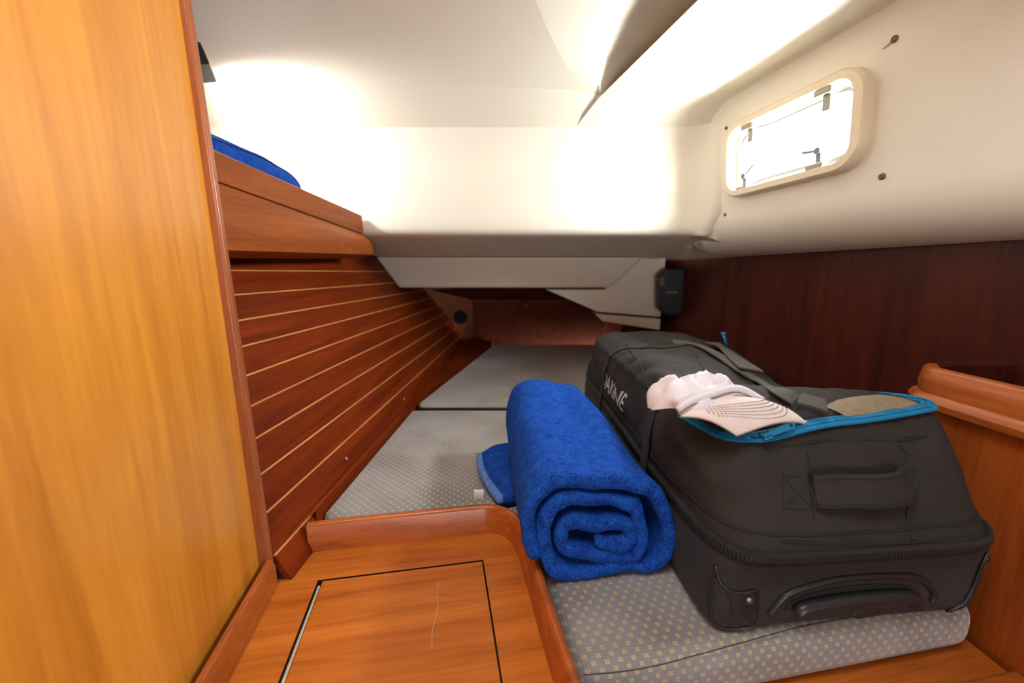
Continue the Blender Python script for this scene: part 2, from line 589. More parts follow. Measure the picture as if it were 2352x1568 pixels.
parts = liner_mesh()
ceil = mesh('ceiling', *merge(parts[1], parts[2], parts[3], parts[4], parts[5]), M['liner'], smooth=True, fix=False)
tag(ceil, 'white moulded headlining over the berth', kind='structure')
es = ceil.modifiers.new('es', 'EDGE_SPLIT'); es.split_angle = math.radians(40)
wb = mesh('wall_back_upper', *parts[0], M['liner'], smooth=True, fix=False)
tag(wb, 'white moulded liner face below the overhead', kind='structure')

# liner carrying the port, with its rounded lower lip
P1, P2, P3 = V3(1.36, 2.82, -1.08), V3(1.585, 1.684, -1.08), V3(1.42, 2.82, -.35)
WP = plane3(P1, P2, P3)
wn = WP[0] if WP[0].x < 0 else -WP[0]          # into the cabin
wu = (P2 - P1).normalized()                    # towards the photographer
wv = wu.cross(wn); wv = wv if wv.z > 0 else -wv
corners = [hit(*p, WP) for p in ((1668, 462), (1682, 284), (1990, 150), (2024, 372))]
wc = sum(corners, Vector()) / 4
us = sorted((c - wc).dot(wu) for c in corners)
vs_ = sorted((c - wc).dot(wv) for c in corners)
PW, PHH = (us[3] + us[2] - us[0] - us[1]) / 4, (vs_[3] + vs_[2] - vs_[0] - vs_[1]) / 4
print('PORT half size', PW, PHH, wc / H)


def rrect(a, b, r, n=8):
    pts = []
    for cx, cy, a0 in ((a - r, b - r, 0), (-a + r, b - r, 90), (-a + r, -b + r, 180), (a - r, -b + r, 270)):
        for i in range(n + 1):
            t = math.radians(a0 + 90 * i / n)
            pts.append((cx + r * math.cos(t), cy + r * math.sin(t)))
    return pts


def wpt(u, v, d=0.0):
    return wc + wu * u + wv * v + wn * d


def flat_with_hole(outer, inner):
    bm = bmesh.new()
    edges = []
    for loop in (outer, inner):
        b = [bm.verts.new(p) for p in loop]
        edges += [bm.edges.new((b[i], b[(i + 1) % len(b)])) for i in range(len(b))]
    bmesh.ops.triangle_fill(bm, use_beauty=True, use_dissolve=False, edges=edges)
    bm.verts.index_update()
    vs = [v.co.copy() for v in bm.verts]
    fs = [tuple(v.index for v in f.verts) for f in bm.faces]
    bm.free()
    return vs, fs


hole = [wpt(u, v) for u, v in rrect(PW * .90, PHH * .84, .034, 6)]
lean = (P3 - P1)
far_top, far_bot = P1 - wu * .16 + (P1 - P3) * .12, P3 - wu * .16
near_top = P1 + wu * 1.75 + (P1 - P3) * .12
near_bot = P3 + wu * 1.75
wall_r = flat_with_hole([far_top, far_bot, near_bot, near_top], hole)
wru = mesh('wall_right_upper', *wall_r, M['gel'])
tag(wru, 'cream moulded cabin side around the port', kind='structure')
# rounded lower lip of the cabin side, back to the mahogany lining
MX = lambda f: 2.05 - .1 * f
rows = []
nst = 14
for i in range(nst + 1):
    s = i / nst
    p0 = P3 + wu * (1.75 * s) - wu * (.16 * (1 - s))
    f = p0.y / H
    xb = MX(f)
    x0 = p0.x / H
    row = []
    for k in range(9):
        a = math.radians(90 * k / 8)
        row.append(V3(x0 + (xb - x0) * (1 - math.cos(a)), f, -.35 + .23 * math.sin(a)))
    rows.append(row)
lipm = mesh('trim_lip', *grid(rows), M['gel'], smooth=True, fix=False)
tag(lipm, 'rounded lower lip of the cabin side liner', kind='structure')
# continuation of the lip aft, over the dark corner
rows = []
for x0, f in ((1.42, 2.86), (1.44, 3.1), (1.40, 3.5), (1.36, 4.0), (1.33, 4.5)):
    xb = MX(f)
    rows.append([V3(x0 - .10, f, -.255), V3(x0, f, -.235), V3(x0 + (xb - x0) * .5, f, -.17), V3(xb + .02, f, -.115)])
aft = mesh('trim_lip_aft', *grid(rows), M['gel'], smooth=True, fix=False)
tag(aft, 'underside of the liner in the aft corner', kind='structure')

dk = box('ceiling_deck', V3(-2.35, -4.0, -2.25), V3(2.6, 3.2, -2.3), M['liner']); tag(dk, 'deck above the headlining', kind='structure')
hb_ = mesh('wall_deck_side', *prism([P1 - wu * .25 + UP * .01, P1 + wu * 1.9 + UP * .01, P1 + wu * 1.9 + UP * .58, P1 - wu * .25 + UP * .58], -wn * .03), M['liner']); tag(hb_, 'deck edge above the side panel', kind='structure')
bh_ = box('wall_deck_aft', V3(-2.35, 3.05, -.9), V3(1.6, 3.12, -2.3), M['liner']); tag(bh_, 'deck end above the liner', kind='structure')

# the opening port
w1 = thing('window_1', wpt(0, 0), 'cream framed opening port', kind='structure')
fr_out = rrect(PW, PHH, .058, 8)
fr_mid = rrect(PW - .004, PHH - .004, .056, 8)
notch = lambda u, v: (u, v)
fr_in = rrect(PW * .885, PHH * .815, .036, 8)
D = 0.026
rows = [[wpt(u, v, 0) for u, v in fr_out], [wpt(u, v, D * .8) for u, v in fr_out], [wpt(u, v, D) for u, v in fr_mid],
        [wpt(u, v, D) for u, v in fr_in], [wpt(u * .985, v * .97, D * .75) for u, v in fr_in], [wpt(u * .985, v * .97, -.045) for u, v in fr_in]]
mesh('frame', *grid(rows, True), M['frame'], w1, smooth=True)
w1.children[-1].modifiers.new('es', 'EDGE_SPLIT').split_angle = math.radians(40)
al = rrect(PW * .865, PHH * .76, .032, 8)
al2 = rrect(PW * .80, PHH * .65, .028, 8)
rows = [[wpt(u, v, -.012) for u, v in al], [wpt(u, v, -.004) for u, v in al2], [wpt(u * .97, v * .95, -.008) for u, v in al2], [wpt(u * .97, v * .95, -.045) for u, v in al2]]
mesh('sash', *grid(rows, True), M['alu'], w1, smooth=True)
pv = [wpt(u * .99, v * .98, -.028) for u, v in al2]
mesh('pane', *prism(pv, -wn * .006), M['glass'], w1)
for u, v, s in ((-PW * .56, PHH * .66, -1), (PW * .52, PHH * .66, -1)):          # hinges along the top
    vs, fs = merge(box8(wpt(u, v + .012, .010), wu * .020, wv * .010, wn * .012),
                   box8(wpt(u, v - .010, .006), wu * .009, wv * .020, wn * .004))
    mesh('hinge', vs, fs, M['steel'], w1, bevel=.003)
for u, v, ang in ((-PW * .62, -PHH * .60, 35), (PW * .48, -PHH * .55, 172)):      # latches along the bottom
    a = math.radians(ang)
    dv = wu * math.cos(a) + wv * math.sin(a)
    base = wpt(u, v + .012, .012)
    lt = mesh('latch', *merge(disc(base - wn * .006, wn, .0085, .012, 14), box8(wpt(u, v - .004, .006), wu * .006, wv * .014, wn * .006)), M['latch'], w1, bevel=.001)
    mesh('lever', *box8(base + dv * .022, dv * .018, wn.cross(dv) * .003, wn * .003), M['latch'], lt, bevel=.0015)
    mesh('striker', *box8(wpt(u, v - .022, .012), wu * .020, wv * .007, wn * .012), M['steel'], w1, bevel=.002)
for px, py, r in ((2055, 90, .0062), (2027, 405, .0062), (1669, 294, .0045), (1666, 493, .0045)):
    c = hit(px, py, WP)
    st = mesh('stud', *merge(disc(c, wn, r, .003, 18), ring(c, wn, r * .45, r * .7, .0042, 18)), M['bolt'], wru, smooth=True)
c = hit(2046, 99, WP)
mesh('thread_end', *tube([c + wn * .002, c + wn * .003 + wu * -.006 + wv * -.003, c + wn * .002 + wu * -.012 + wv * -.004], .0011, 6), M['brass'], wru, smooth=True)
SC_portal = area('port_portal', wpt(0, 0, -.05), wpt(0, 0, .5), PW * 2, PHH * 2, 1, (1, 1, 1), portal=True)

# ------------------------------------------------------------------ mahogany lining on the right
rr = []
for f in (-1.8, 5.6):
    rr.append(V3(MX(f), f, -.13)); rr.append(V3(MX(f), f, 2.3))
wr = mesh('wall_right', *prism([rr[0], rr[1], rr[3], rr[2]], (0.02, 0.002, 0)), M['dark_z'])
tag(wr, 'dark mahogany hull lining behind the bag', kind='structure')

# ------------------------------------------------------------------ slatted lining on the left (leans outboard)
SL = lambda f, d: V3(-1.388 + .5 * d + .0466 * f, f, d)
SLP = plane3(SL(1, 0), SL(3, 0), SL(1, 1))
sn = SLP[0] if SLP[0].x > 0 else -SLP[0]
backv = [SL(1.235, -.16) - sn * .012, SL(1.235, 1.22) - sn * .012, SL(6.6, 1.22) - sn * .012, SL(3.3, -.16) - sn * .012]
wl = mesh('wall_left', *prism(backv, -sn * .012), M['shadow_gap'])
tag(wl, 'slatted hull lining on the left', kind='structure')
downs = [.0992 - .109, .0992, .208, .312, .4218, .5305, .639, .7514, .8637, .985, 1.115]
aft_f = lambda d: 3.62 + max(0, d + .14) * 1.9 if d < .24 else 4.40 + (d - .24) * 1.42
aft_f = lambda d: 4.55 + d * 1.12
prev = -.16
for i, d in enumerate(downs):
    a, b = prev + (.0038 if i else 0), d - .0038
    pts = [SL(1.235, a), SL(1.235, b), SL(aft_f(b), b), SL(aft_f(a), a)]
    mesh('plank', *prism(pts, -sn * .0115), M['red_y'], wl, bevel=.0012, seg=2)
    if i < len(downs):
        pts = [SL(1.235, d - .0037) - sn * .0008, SL(1.235, d + .0037) - sn * .0008, SL(aft_f(d), d + .0037) - sn * .0008, SL(aft_f(d), d - .0037) - sn * .0008]
        mesh('inlay_strip', *prism(pts, -sn * .008), M['maple'], wl)
    prev = d
for px, py, r in ((795, 1053, .0042), (928, 916, .0045), (1010, 836, .0042)):
    mesh('wood_plug', *disc(hit(px, py, SLP), sn, r, .0025, 14, .001), M['plug'], wl, smooth=True)
# berth edge board closing the foot of the slats
rail = [(1.30, .992), (2.82, .985), (5.7, .95)]
pts_o = [SL(f, d) for f, d in rail]
inner = [V3(-.81, 1.47, 1.0), V3(-.748, 2.82, .985), V3(-.26, 5.4, .985)]
vs, fs = grid([[p + Vector((0, 0, .014)) for p in pts_o], [p + Vector((0, 0, .014)) for p in inner], [p - Vector((0, 0, .06)) for p in inner], [p - Vector((0, 0, .06)) for p in pts_o]])
brd = mesh('baseboard_left', vs, fs, M['red_y']); tag(brd, 'mahogany edge board along the foot of the slats', kind='structure')

# ------------------------------------------------------------------ aft bulkhead
BA, BB = V3(0, 4.75, .10), V3(0, 5.62, 1.05)
BP = plane3(BA, BB, BA + Vector((1, 0, 0)))
bn = BP[0] if BP[0].y < 0 else -BP[0]
bd = (BB - BA)
bl = [BA - bd * .5 + Vector((-.85, 0, 0)), BB + bd * .3 + Vector((-.85, 0, 0)), BB + bd * .3 + Vector((.95, 0, 0)), BA - bd * .5 + Vector((.95, 0, 0))]
wk = mesh('wall_back', *prism(bl, -bn * .015), M['bulk_z'])
tag(wk, 'brown aft bulkhead at the end of the berth', kind='structure')
acc = [hit(x, y, BP) for x, y in ((1086, 690), (1086, 800), (1385, 800), (1385, 716), (1330, 690))]
ap = mesh('access_panel', *prism(acc, bn * .008), M['access'], wk, bevel=.002)
mesh('knob', *disc(hit(1208, 697, BP) + bn * .008, bn, .008, .012, 16, .004), M['steel'], ap, smooth=True)
hd = [hit(x, y, BP) for x, y in ((990, 664), (1086, 688), (1330, 688), (1260, 650))]
mesh('panel_header', *prism(hd, bn * .005), M['dark_z'], wk, bevel=.001)
c = hit(1058, 728, BP)
vq = Vector((.1, -1, .1))
vt = mesh('round_vent', *merge(ring(c, vq, .030, .040, .050, 28), disc(c, vq, .031, .044, 28)), M['vent'], wk, smooth=True)
vt.modifiers.new('es', 'EDGE_SPLIT').split_angle = math.radians(35)

# moulded beam under the liner and the corner post
t0, t1 = depth(3.78), depth(3.93)
tl, tr = hit(862, 590, t0), hit(1480, 594, t0)
bl_, br_ = hit(916, 661, t1), hit(1400, 661, t1)
tr.z = tl.z = V3(0, 0, -.143).z
vs = [tl, tr, br_, bl_, tl + Vector((-.02, .5, 0)), tr + Vector((0, .5, 0)), br_ + Vector((0, .36, .01)), bl_ + Vector((-.02, .36, .01))]
fs = [(0, 1, 2, 3), (0, 4, 5, 1), (3, 2, 6, 7), (0, 3, 7, 4), (1, 5, 6, 2), (4, 7, 6, 5)]
bm_ = mesh('trim_beam', vs, fs, M['gel'], bevel=.012, seg=4)
tag(bm_, 'cream moulded beam under the liner', kind='structure')
pd = depth(4.02)
pp = [hit(x, y, pd) for x, y in ((1385, 592), (1530, 592), (1518, 728), (1372, 716), (1252, 664), (1390, 664))]
po = mesh('trim_post', *prism(pp, Vector((.03, .30, 0))), M['gel'], bevel=.006); tag(po, 'cream moulded corner post at the aft end', kind='structure')
pd2 = depth(4.06)
pp = [hit(x, y, pd2) for x, y in ((1366, 720), (1518, 732), (1516, 758), (1384, 738))]
mesh('post_foot', *prism(pp, Vector((.03, .28, 0))), M['gel'], po, bevel=.004)

# ------------------------------------------------------------------ near partition on the left
ND = Vector((-.19, 1, 0)).normalized()
NE = V3(-.851, 1.212, 1.084)
nn = Vector((ND.y, -ND.x, 0))                 # faces the cabin
top = V3(0, 0, -1.3).z - NE.z
LEAN = Vector((-.060 * H, 0, 0))
pb = [NE, NE - ND * 1.9, NE - ND * 1.9 + UP * top + LEAN, NE + UP * top + LEAN]
wnr = mesh('wall_near', *prism([p - UP * .6 * (i < 2) for i, p in enumerate(pb)], -nn * .02), M['honey'])
tag(wnr, 'honey coloured veneered partition panel beside the camera', kind='structure')
prof = [(-.0, -.004), (.004, -.004), (.007, -.001), (.007, .008), (.004, .011), (0, .012), (-.022, .012), (-.022, -.004)]
vs = []
path = [NE + UP * .0005, NE + UP * top + LEAN]
rows = [[p + ND * q[1] + nn * (q[0] - .001) for q in prof] for p in path]
te = mesh('trim_edge', *merge(grid(rows, True)), M['trim_z'], smooth=False, bevel=.0012)
tag(te, 'rounded mahogany edge trim of the partition', kind='structure')
bh = .047
b0 = NE + nn * .0
pr = [(0.0, 0), (.012, 0), (.012, bh * .75), (.008, bh), (0, bh)]
rows = [[p + nn * q[0] + UP * q[1] for q in pr] for p in (NE - ND * .004, NE - ND * 1.9)]
bb = mesh('baseboard_near', *merge(grid(rows, True)), M['base_y'], bevel=.0012)
tag(bb, 'mahogany skirting along the foot of the partition', kind='structure')

# ------------------------------------------------------------------ counter with hatch and fiddle
TZ, FT = 1.084, .97
tp, ft = level(TZ), level(FT)
TX = Vector((math.cos(math.radians(10.5)), math.sin(math.radians(10.5)), 0))
ctr = thing('counter', (0, .30, 0), 'mahogany counter with raised fiddle and flush hatch in the foreground', 'counter')
fp_px = [(706, 1200), (820, 1187), (960, 1173), (1090, 1160), (1128, 1159), (1160, 1166), (1186, 1184), (1204, 1212), (1222, 1262), (1250, 1350), (1280, 1440), (1325, 1568), (1352, 1640)]
fpath = [hit(x, y, ft) for x, y in fp_px]
last = fpath[-1] - fpath[-2]
fpath.append(fpath[-1] + last.normalized() * .42)
fpath = spline(fpath, 5)
out_l = [Vector((p.x, p.y, V3(0, 0, TZ).z)) for p in fpath]
zt = V3(0, 0, TZ).z
hp = [hit(x, y, tp) for x, y in ((730, 1332), (1110, 1285), (1155, 1568))]
hA, hB = hp[0], hp[1]
hd_y = (hp[2] - hp[1]).normalized()
hC, hD = hB + hd_y * .45, hA + hd_y * .45
leftb = [NE + nn * .0005, NE - ND * 1.1 + nn * .0005]
outer = out_l + [Vector((leftb[1].x, leftb[1].y, zt)), Vector((leftb[0].x, leftb[0].y, zt))]
vs, fs = flat_with_hole(outer, [hA, hD, hC, hB])
n0 = len(vs)
mesh('counter_top', vs, fs, M['red_x'], ctr)
# hatch well sides, floor and lid
well = grid([[hA, hB, hC, hD], [p - UP * .012 for p in (hA, hB, hC, hD)]], True)
mesh('hatch_rebate', *merge(well, prism([p - UP * .012 for p in (hA, hB, hC, hD)], -UP * .002)), M['shadow_gap'], ctr)
ins = lambda p, q, r, a, b: p + (q - p).normalized() * a + (r - p).normalized() * b
g = .0022
lid = [ins(hA, hB, hD, .0075, g), ins(hB, hA, hC, g, g), ins(hC, hD, hB, g, g), ins(hD, hC, hA, .0075, g)]
hl = mesh('hatch_lid', *prism([p - UP * .0006 for p in lid], -UP * .011), M['red_x'], ctr, bevel=.0012, seg=2)
hs = [ins(hA, hB, hD, .0024, .010), ins(hA, hB, hD, .0066, .010)]
hs = [hs[0], hs[1], hs[1] + hd_y * .43, hs[0] + hd_y * .43]
mesh('hinge_strip', *prism([p - UP * .0012 for p in hs], -UP * .006), M['hinge'], ctr, bevel=.0015)
fh = (TZ - FT) * H
fw = .0075
prof = [(-fw - .004, -fh), (-fw, -fh + .012), (-fw, -.006), (-fw + .003, -.0015), (-fw * .2, 0), (fw * .4, -.0005), (fw - .001, -.004), (fw, -.010), (fw, -fh - .05), (-fw, -fh - .05)]
prof = [(-a, b) for a, b in prof]
fid = mesh('fiddle_rail', *sweep(fpath, [(a, b) for a, b in prof]), M['rail_x'], ctr, smooth=True)
fid.modifiers.new('es', 'EDGE_SPLIT').split_angle = math.radians(50)
for px, py in ((1182, 1202),):                       # chipped varnish
    pass
side = [Vector((p.x, p.y, zt - .0)) for p in fpath]
low = [Vector((p.x, p.y, .0)) for p in fpath]
mesh('cabinet_side', *grid([side, low]), M['locker_z'], ctr)
sc = [hit(x, y, tp) + UP * .0004 for x, y in ((1010, 1336), (1004, 1362), (1006, 1390), (1000, 1420), (993, 1450), (992, 1490))]
mesh('scratch', *sweep(spline(sc, 4), [(-.0004, 0), (0, .00015), (.0004, 0)], caps=False), M['hinge'], ctr)
sc = [hit(x, y, tp) + UP * .0004 for x, y in ((998, 1362), (1050, 1370), (1110, 1384))]
mesh('scratch', *sweep(spline(sc, 4), [(-.0003, 0), (0, .00012), (.0003, 0)], caps=False), M['plug'], ctr)

# ------------------------------------------------------------------ berth base and cushions
CT, CB = 1.0, 1.165
cz = V3(0, 0, CT).z
cb = V3(0, 0, CB).z
fo = .022
side_pts = []
for p in fpath:
    side_pts.append(p)
# outer edge of fiddle as cushion boundary
def offset_path(path, d):
    out = []
    for i, p in enumerate(path):
        a = path[max(0, i - 1)]; b = path[min(len(path) - 1, i + 1)]
        t = (b - a).normalized()
        out.append(p + Vector((t.y, -t.x, 0)) * d)
    return out


edge = offset_path(fpath, -.0125)
edge = [p for p in edge if p.y > .83 * H]
FE0, FE1 = V3(.18, .82, CT), V3(1.44, 1.035, CT)
fd = (FE1 - FE0).normalized()
plan = [Vector((-.822 * H, 1.462 * H, 0))] + [Vector((p.x, p.y, 0)) for p in [q for i, q in enumerate(edge) if i % 6 == 0 or q is edge[-1]] if p.x > -.79 * H]
t = (plan[-1].x - FE0.x) / fd.x
plan[-1] = Vector((plan[-1].x, (FE0 + fd * t).y, 0))
plan += [Vector((FE1.x, FE1.y, 0)), Vector((1.462 * H, 1.46 * H, 0)), Vector((1.86 * H, 1.47 * H, 0)), Vector((1.745 * H, 2.80 * H, 0)), Vector((-.760 * H, 2.80 * H, 0))]
bc = thing('berth_cushion', (.2, .9, cb), 'grey flower-print berth cushion under the duffel bag and rolled blanket', 'cushion')
def cushion(pl, h):
    vs, fs = prism([Vector((p.x, p.y, cb)) for p in pl], UP * h)
    for v in vs[:len(pl)]:
        if v.x < -.7 * H or (v.x < -.2 * H and v.y > 4 * H): v.x += .10 * H
    return vs, fs


mesh('cushion_body', *cushion(plan, cz - cb), M['cushion'], bc, bevel=.028, seg=6)
sm_px = [(1340, 1549), (1420, 1543), (1500, 1530), (1600, 1504), (1720, 1471), (1860, 1434), (2000, 1411), (2120, 1397), (2225, 1387)]
seam = [hit(x, y, level(.993)) for x, y in sm_px]
mesh('piping_seam', *tube(spline(seam, 4), .0007, 6), M['seam'], bc, smooth=True)
plan2 = [(-.735, 2.83), (1.74, 2.83), (1.50, 5.35), (-.26, 5.35)]
bc2 = thing('berth_cushion', (.2, 1.8, cb), 'grey berth cushion at the far narrow end below the aft bulkhead', 'cushion')
mesh('cushion_body', *cushion([Vector((x * H, f * H, cb)) for x, f in plan2], cz - cb + .010), M['cushion'], bc2, bevel=.022, seg=5)
mesh('piping_seam', *tube([Vector((-.70 * H, 2.825 * H, cz - .006)), Vector((1.7 * H, 2.825 * H, cz - .006))], .004, 8), M['seam'], bc2, smooth=True)
bp = thing('bunk', (.3, 1.2, 0), 'mahogany berth base board under the cushion front edge', 'berth')
pf0, pf1 = FE0 - fd * .02, FE1 + fd * .04
pv = Vector((-fd.y, fd.x, 0))
base_plan = [Vector((plan[-7].x, plan[-7].y, 0))]
bpl = [FE0 - pv * .03, FE1 - pv * .03 + fd * .008, Vector((1.462 * H, 1.46 * H, 0)), Vector((1.86 * H, 1.47 * H, 0)), V3(1.50, 5.4, 0), V3(-.26, 5.4, 0), V3(-.735, 2.8, 0), V3(-.797, 1.475, 0), V3(.10, 1.56, 0)]
mesh('platform', *prism([Vector((p.x, p.y, cb - .021)) for p in bpl], UP * .020), M['red_x'], bp)
vs, fs = box8((FE0 + FE1) / 2 - pv * .040 + Vector((0, 0, cb - cz - .038)), fd * ((FE1 - FE0).length / 2 + .008), pv * .012, UP * .040)
vs = [v + fd * (.014 if (v - FE1).length < .2 else 0) for v in vs]
mesh('front_board', vs, fs, M['rail_x'], bp, bevel=.006)
vs, fs = box8((FE0 + FE1) / 2 - pv * .030 + Vector((0, 0, cb - cz - .30)), fd * ((FE1 - FE0).length / 2 + .008), pv * .008, UP * .24)
mesh('front_panel', vs, fs, M['locker_z'], bp)

# ------------------------------------------------------------------ locker on the right
lk = thing('locker', (1.7 * H, .9 * H, 0), 'varnished mahogany locker with raised fiddle right of the bag', 'locker')
LX, LF, LT = 1.492, 1.425, .44
box('carcase', V3(LX + .008, -.9, 2.33), V3(1.885, LF - .02, LT), M['locker_z'], lk, bevel=.004)
# thick rounded top rail: left side, rounded corner, far side
path = [V3(LX + .05, -.9, LT), V3(LX + .05, .2, LT), V3(LX + .05, .8, LT), V3(LX + .05, LF - .13, LT), V3(LX + .064, LF - .06, LT), V3(LX + .10, LF - .018, LT)]
path = spline(path, 4)
hh = (LT - .335) * H
prof = [(-.034, -.014), (-.036, -.004), (-.031, .004), (-.026, .007), (-.026, .010), (-.027, .020), (-.023, hh - .004), (-.018, hh), (-.008, hh), (-.004, hh - .004), (-.004, -.014)]
mesh('fiddle_rail', *sweep(path, prof), M['locker_y'], lk, smooth=True)
lk.children[-1].modifiers.new('es', 'EDGE_SPLIT').split_angle = math.radians(42)
far_rail = [V3(LX + .10, LF - .018, LT), V3(LX + .18, LF - .005, LT), V3(1.88, LF - .005, LT)]
mesh('aft_rail', *sweep(far_rail, prof), M['dark_z'], lk)
box('locker_top', V3(LX + .06, -.9, LT + .0), V3(1.885, LF - .03, LT - .012), M['dark_z'], lk)

# ------------------------------------------------------------------ shelf on the left
sh = thing('shelf', V3(-1.25, 2.2, .0), 'mahogany side shelf with thick rounded front rail above the slats', 'shelf')


def shelf_sec(s, ext=0):
    """section points from top back, over the front, to underneath; s 0 near .. 1 far"""
    f = 1.18 + (2.955 - 1.18) * s
    lin = lambda n, m, t=s: n + (m - n) * ((f - 1.58) / (2.93 - 1.58))
    tu, gu, nu = lin(.457, .409), lin(.334, .272), lin(.085, .128)
    tx, gx, nx = lin(-1.128, -1.094), lin(-1.118, -1.083), lin(-1.086, -1.022)
    a = [(tx - .05, tu - .02), (tx - .045, tu), (tx, tu), (tx + .006, tu - .01), (gx, gu + .006)]
    b = [(gx - .012, gu + .006), (gx - .012, gu - .004), (gx + .002, gu - .006)]
    c = []
    cu = (gu + nu) / 2
    for k in range(1, 9):
        t = k / 8
        u = gu - .006 - (gu - nu - .006) * t
        bul = math.sin(math.pi * min(1, t * .62 + .02)) ** .8
        c.append((gx + (nx - gx) * bul * 1.0, u))
    c += [(gx - .03, nu - .022), (gx - .14, nu - .03), (gx - .30, nu - .02)]
    return f, a, b, c, nu


secs = [shelf_sec(i / 14) for i in range(15)]
rows = [[V3(x, f, -u) for x, u in a] + [V3(-1.17, f, -(a[-1][1]))] for f, a, b, c, nu in secs]
vs, fs = grid(rows, True); m_ = len(rows[0])
fs += [tuple(range(m_)), tuple(range((len(rows) - 1) * m_, len(rows) * m_))]
mesh('upper_rail', vs, fs, M['shelf_y'], sh, bevel=.002)
rows = [[V3(x, f, -u) for x, u in b + c] + [V3(-1.36, f, -(b[0][1] - .12)), V3(-1.17, f, -(b[0][1]))] for f, a, b, c, nu in secs]
vs, fs = grid(rows, True); m_ = len(rows[0])
fs += [tuple(range(m_)), tuple(range((len(rows) - 1) * m_, len(rows) * m_))]
nr = mesh('nose_rail', vs, fs, M['shelf_y'], sh, smooth=True)
nr.modifiers.new('es', 'EDGE_SPLIT').split_angle = math.radians(38)
box('shelf_board', V3(-2.25, 1.2, -.20), V3(-1.15, 2.95, -.24), M['shelf_y'], sh)

# outboard liner behind the shelf and behind the partition
ol = box('wall_left_upper', V3(-2.30, -1.8, .3), V3(-2.26, 3.1, -2.3), M['liner']); tag(ol, 'white liner outboard of the shelf', kind='structure')
# rest of the cabin round the photographer
rb = box('wall_front', V3(-2.3, -4.0, 2.33), V3(2.6, -3.95, -2.3), M['dark_z']); tag(rb, 'partition behind the photographer', kind='structure')

for nm_, a_, b_ in (('wall_right_saloon', V3(2.12, -4.0, 2.33), V3(2.18, -.85, -2.3)), ('wall_left_saloon', V3(-2.30, -4.0, 2.33), V3(-2.25, -1.75, -2.3)),
                    ('wall_right_deck', V3(1.36, -4.0, -1.0), V3(2.2, -.82, -2.3)), ('wall_left_foot', V3(-2.30, -1.8, 2.33), V3(-2.25, 3.1, .2)), ('wall_aft_foot', V3(-2.35, 5.95, 2.33), V3(2.2, 6.0, -1.0)), ('wall_left_hull', V3(-2.30, 3.0, 2.33), V3(-2.25, 6.0, -1.0)), ('ceiling_aft', V3(-2.35, 3.05, -.95), V3(2.2, 6.0, -1.0))):
    tag(box(nm_, a_, b_, M['dark_z']), 'cabin joinery out of view round the photographer', kind='structure')

# ------------------------------------------------------------------ reading lamp behind the partition
lamp_p = V3(-1.63, 2.18, -1.03)
lp = thing('reading_lamp', lamp_p, 'black cabin lamp corner peeking out behind the partition at top left', 'lamp')
vs, fs = box8(lamp_p, Vector((.035, .02, .012)), Vector((-.018, .035, -.004)), Vector((-.008, .0, .022)))
mesh('lamp_body', vs, fs, M['black'], lp, bevel=.003)
vs, fs = box8(lamp_p + Vector((-.05, 0, .034)), Vector((.02, 0, 0)), Vector((0, .02, 0)), Vector((0, 0, .012)))
mesh('lamp_bracket', vs, fs, M['black'], lp, bevel=.003)
ld = bpy.data.lights.new('reading_lamp_bulb', 'SPOT')
ld.energy, ld.color, ld.spot_size, ld.spot_blend, ld.shadow_soft_size = 5.0, (0.96, 0.98, 1.0), math.radians(160), .8, .04
lo = bpy.data.objects.new('reading_lamp_bulb', ld); COL.objects.link(lo)
lo.location = lamp_p + Vector((-.03, .10, -.07)); lo.rotation_euler = Vector((.65, 1, -.05)).to_track_quat('-Z', 'Y').to_euler()

# ------------------------------------------------------------------ black box on the lining
sb = thing('speaker', V3(1.56, 4.0, .1), 'black plastic box fixed to the dark lining beside the corner post', 'speaker')
q = depth(3.85)
face = [hit(x, y, q) for x, y in ((1512, 632), (1530, 616), (1606, 616), (1608, 712), (1596, 726), (1530, 724), (1512, 708))]
mesh('housing', *prism(face, Vector((.03, .16, 0))), M['black'], sb, bevel=.008)
fc = [hit(x, y, q) + Vector((0, -.0008, 0)) for x, y in ((1530, 668), (1556, 668), (1556, 674), (1530, 674))]
mesh('badge', *prism(fc, Vector((0, .002, 0))), M['grey_tag'], sb)
fc = [hit(x, y, q) + Vector((0, -.0008, 0)) for x, y in ((1515, 638), (1526, 636), (1526, 656), (1515, 656))]
mesh('switch', *prism(fc, Vector((0, .002, 0))), M['grey_tag'], sb)

# ------------------------------------------------------------------ duffel bag
BC = Vector((.975 * H, 1.915 * H, cz + .0008))
BL, BWD, BHT = .86, .378, .275


def sstep(a, b, x):
    t = min(1, max(0, (x - a) / (b - a)))
    return t * t * (3 - 2 * t)


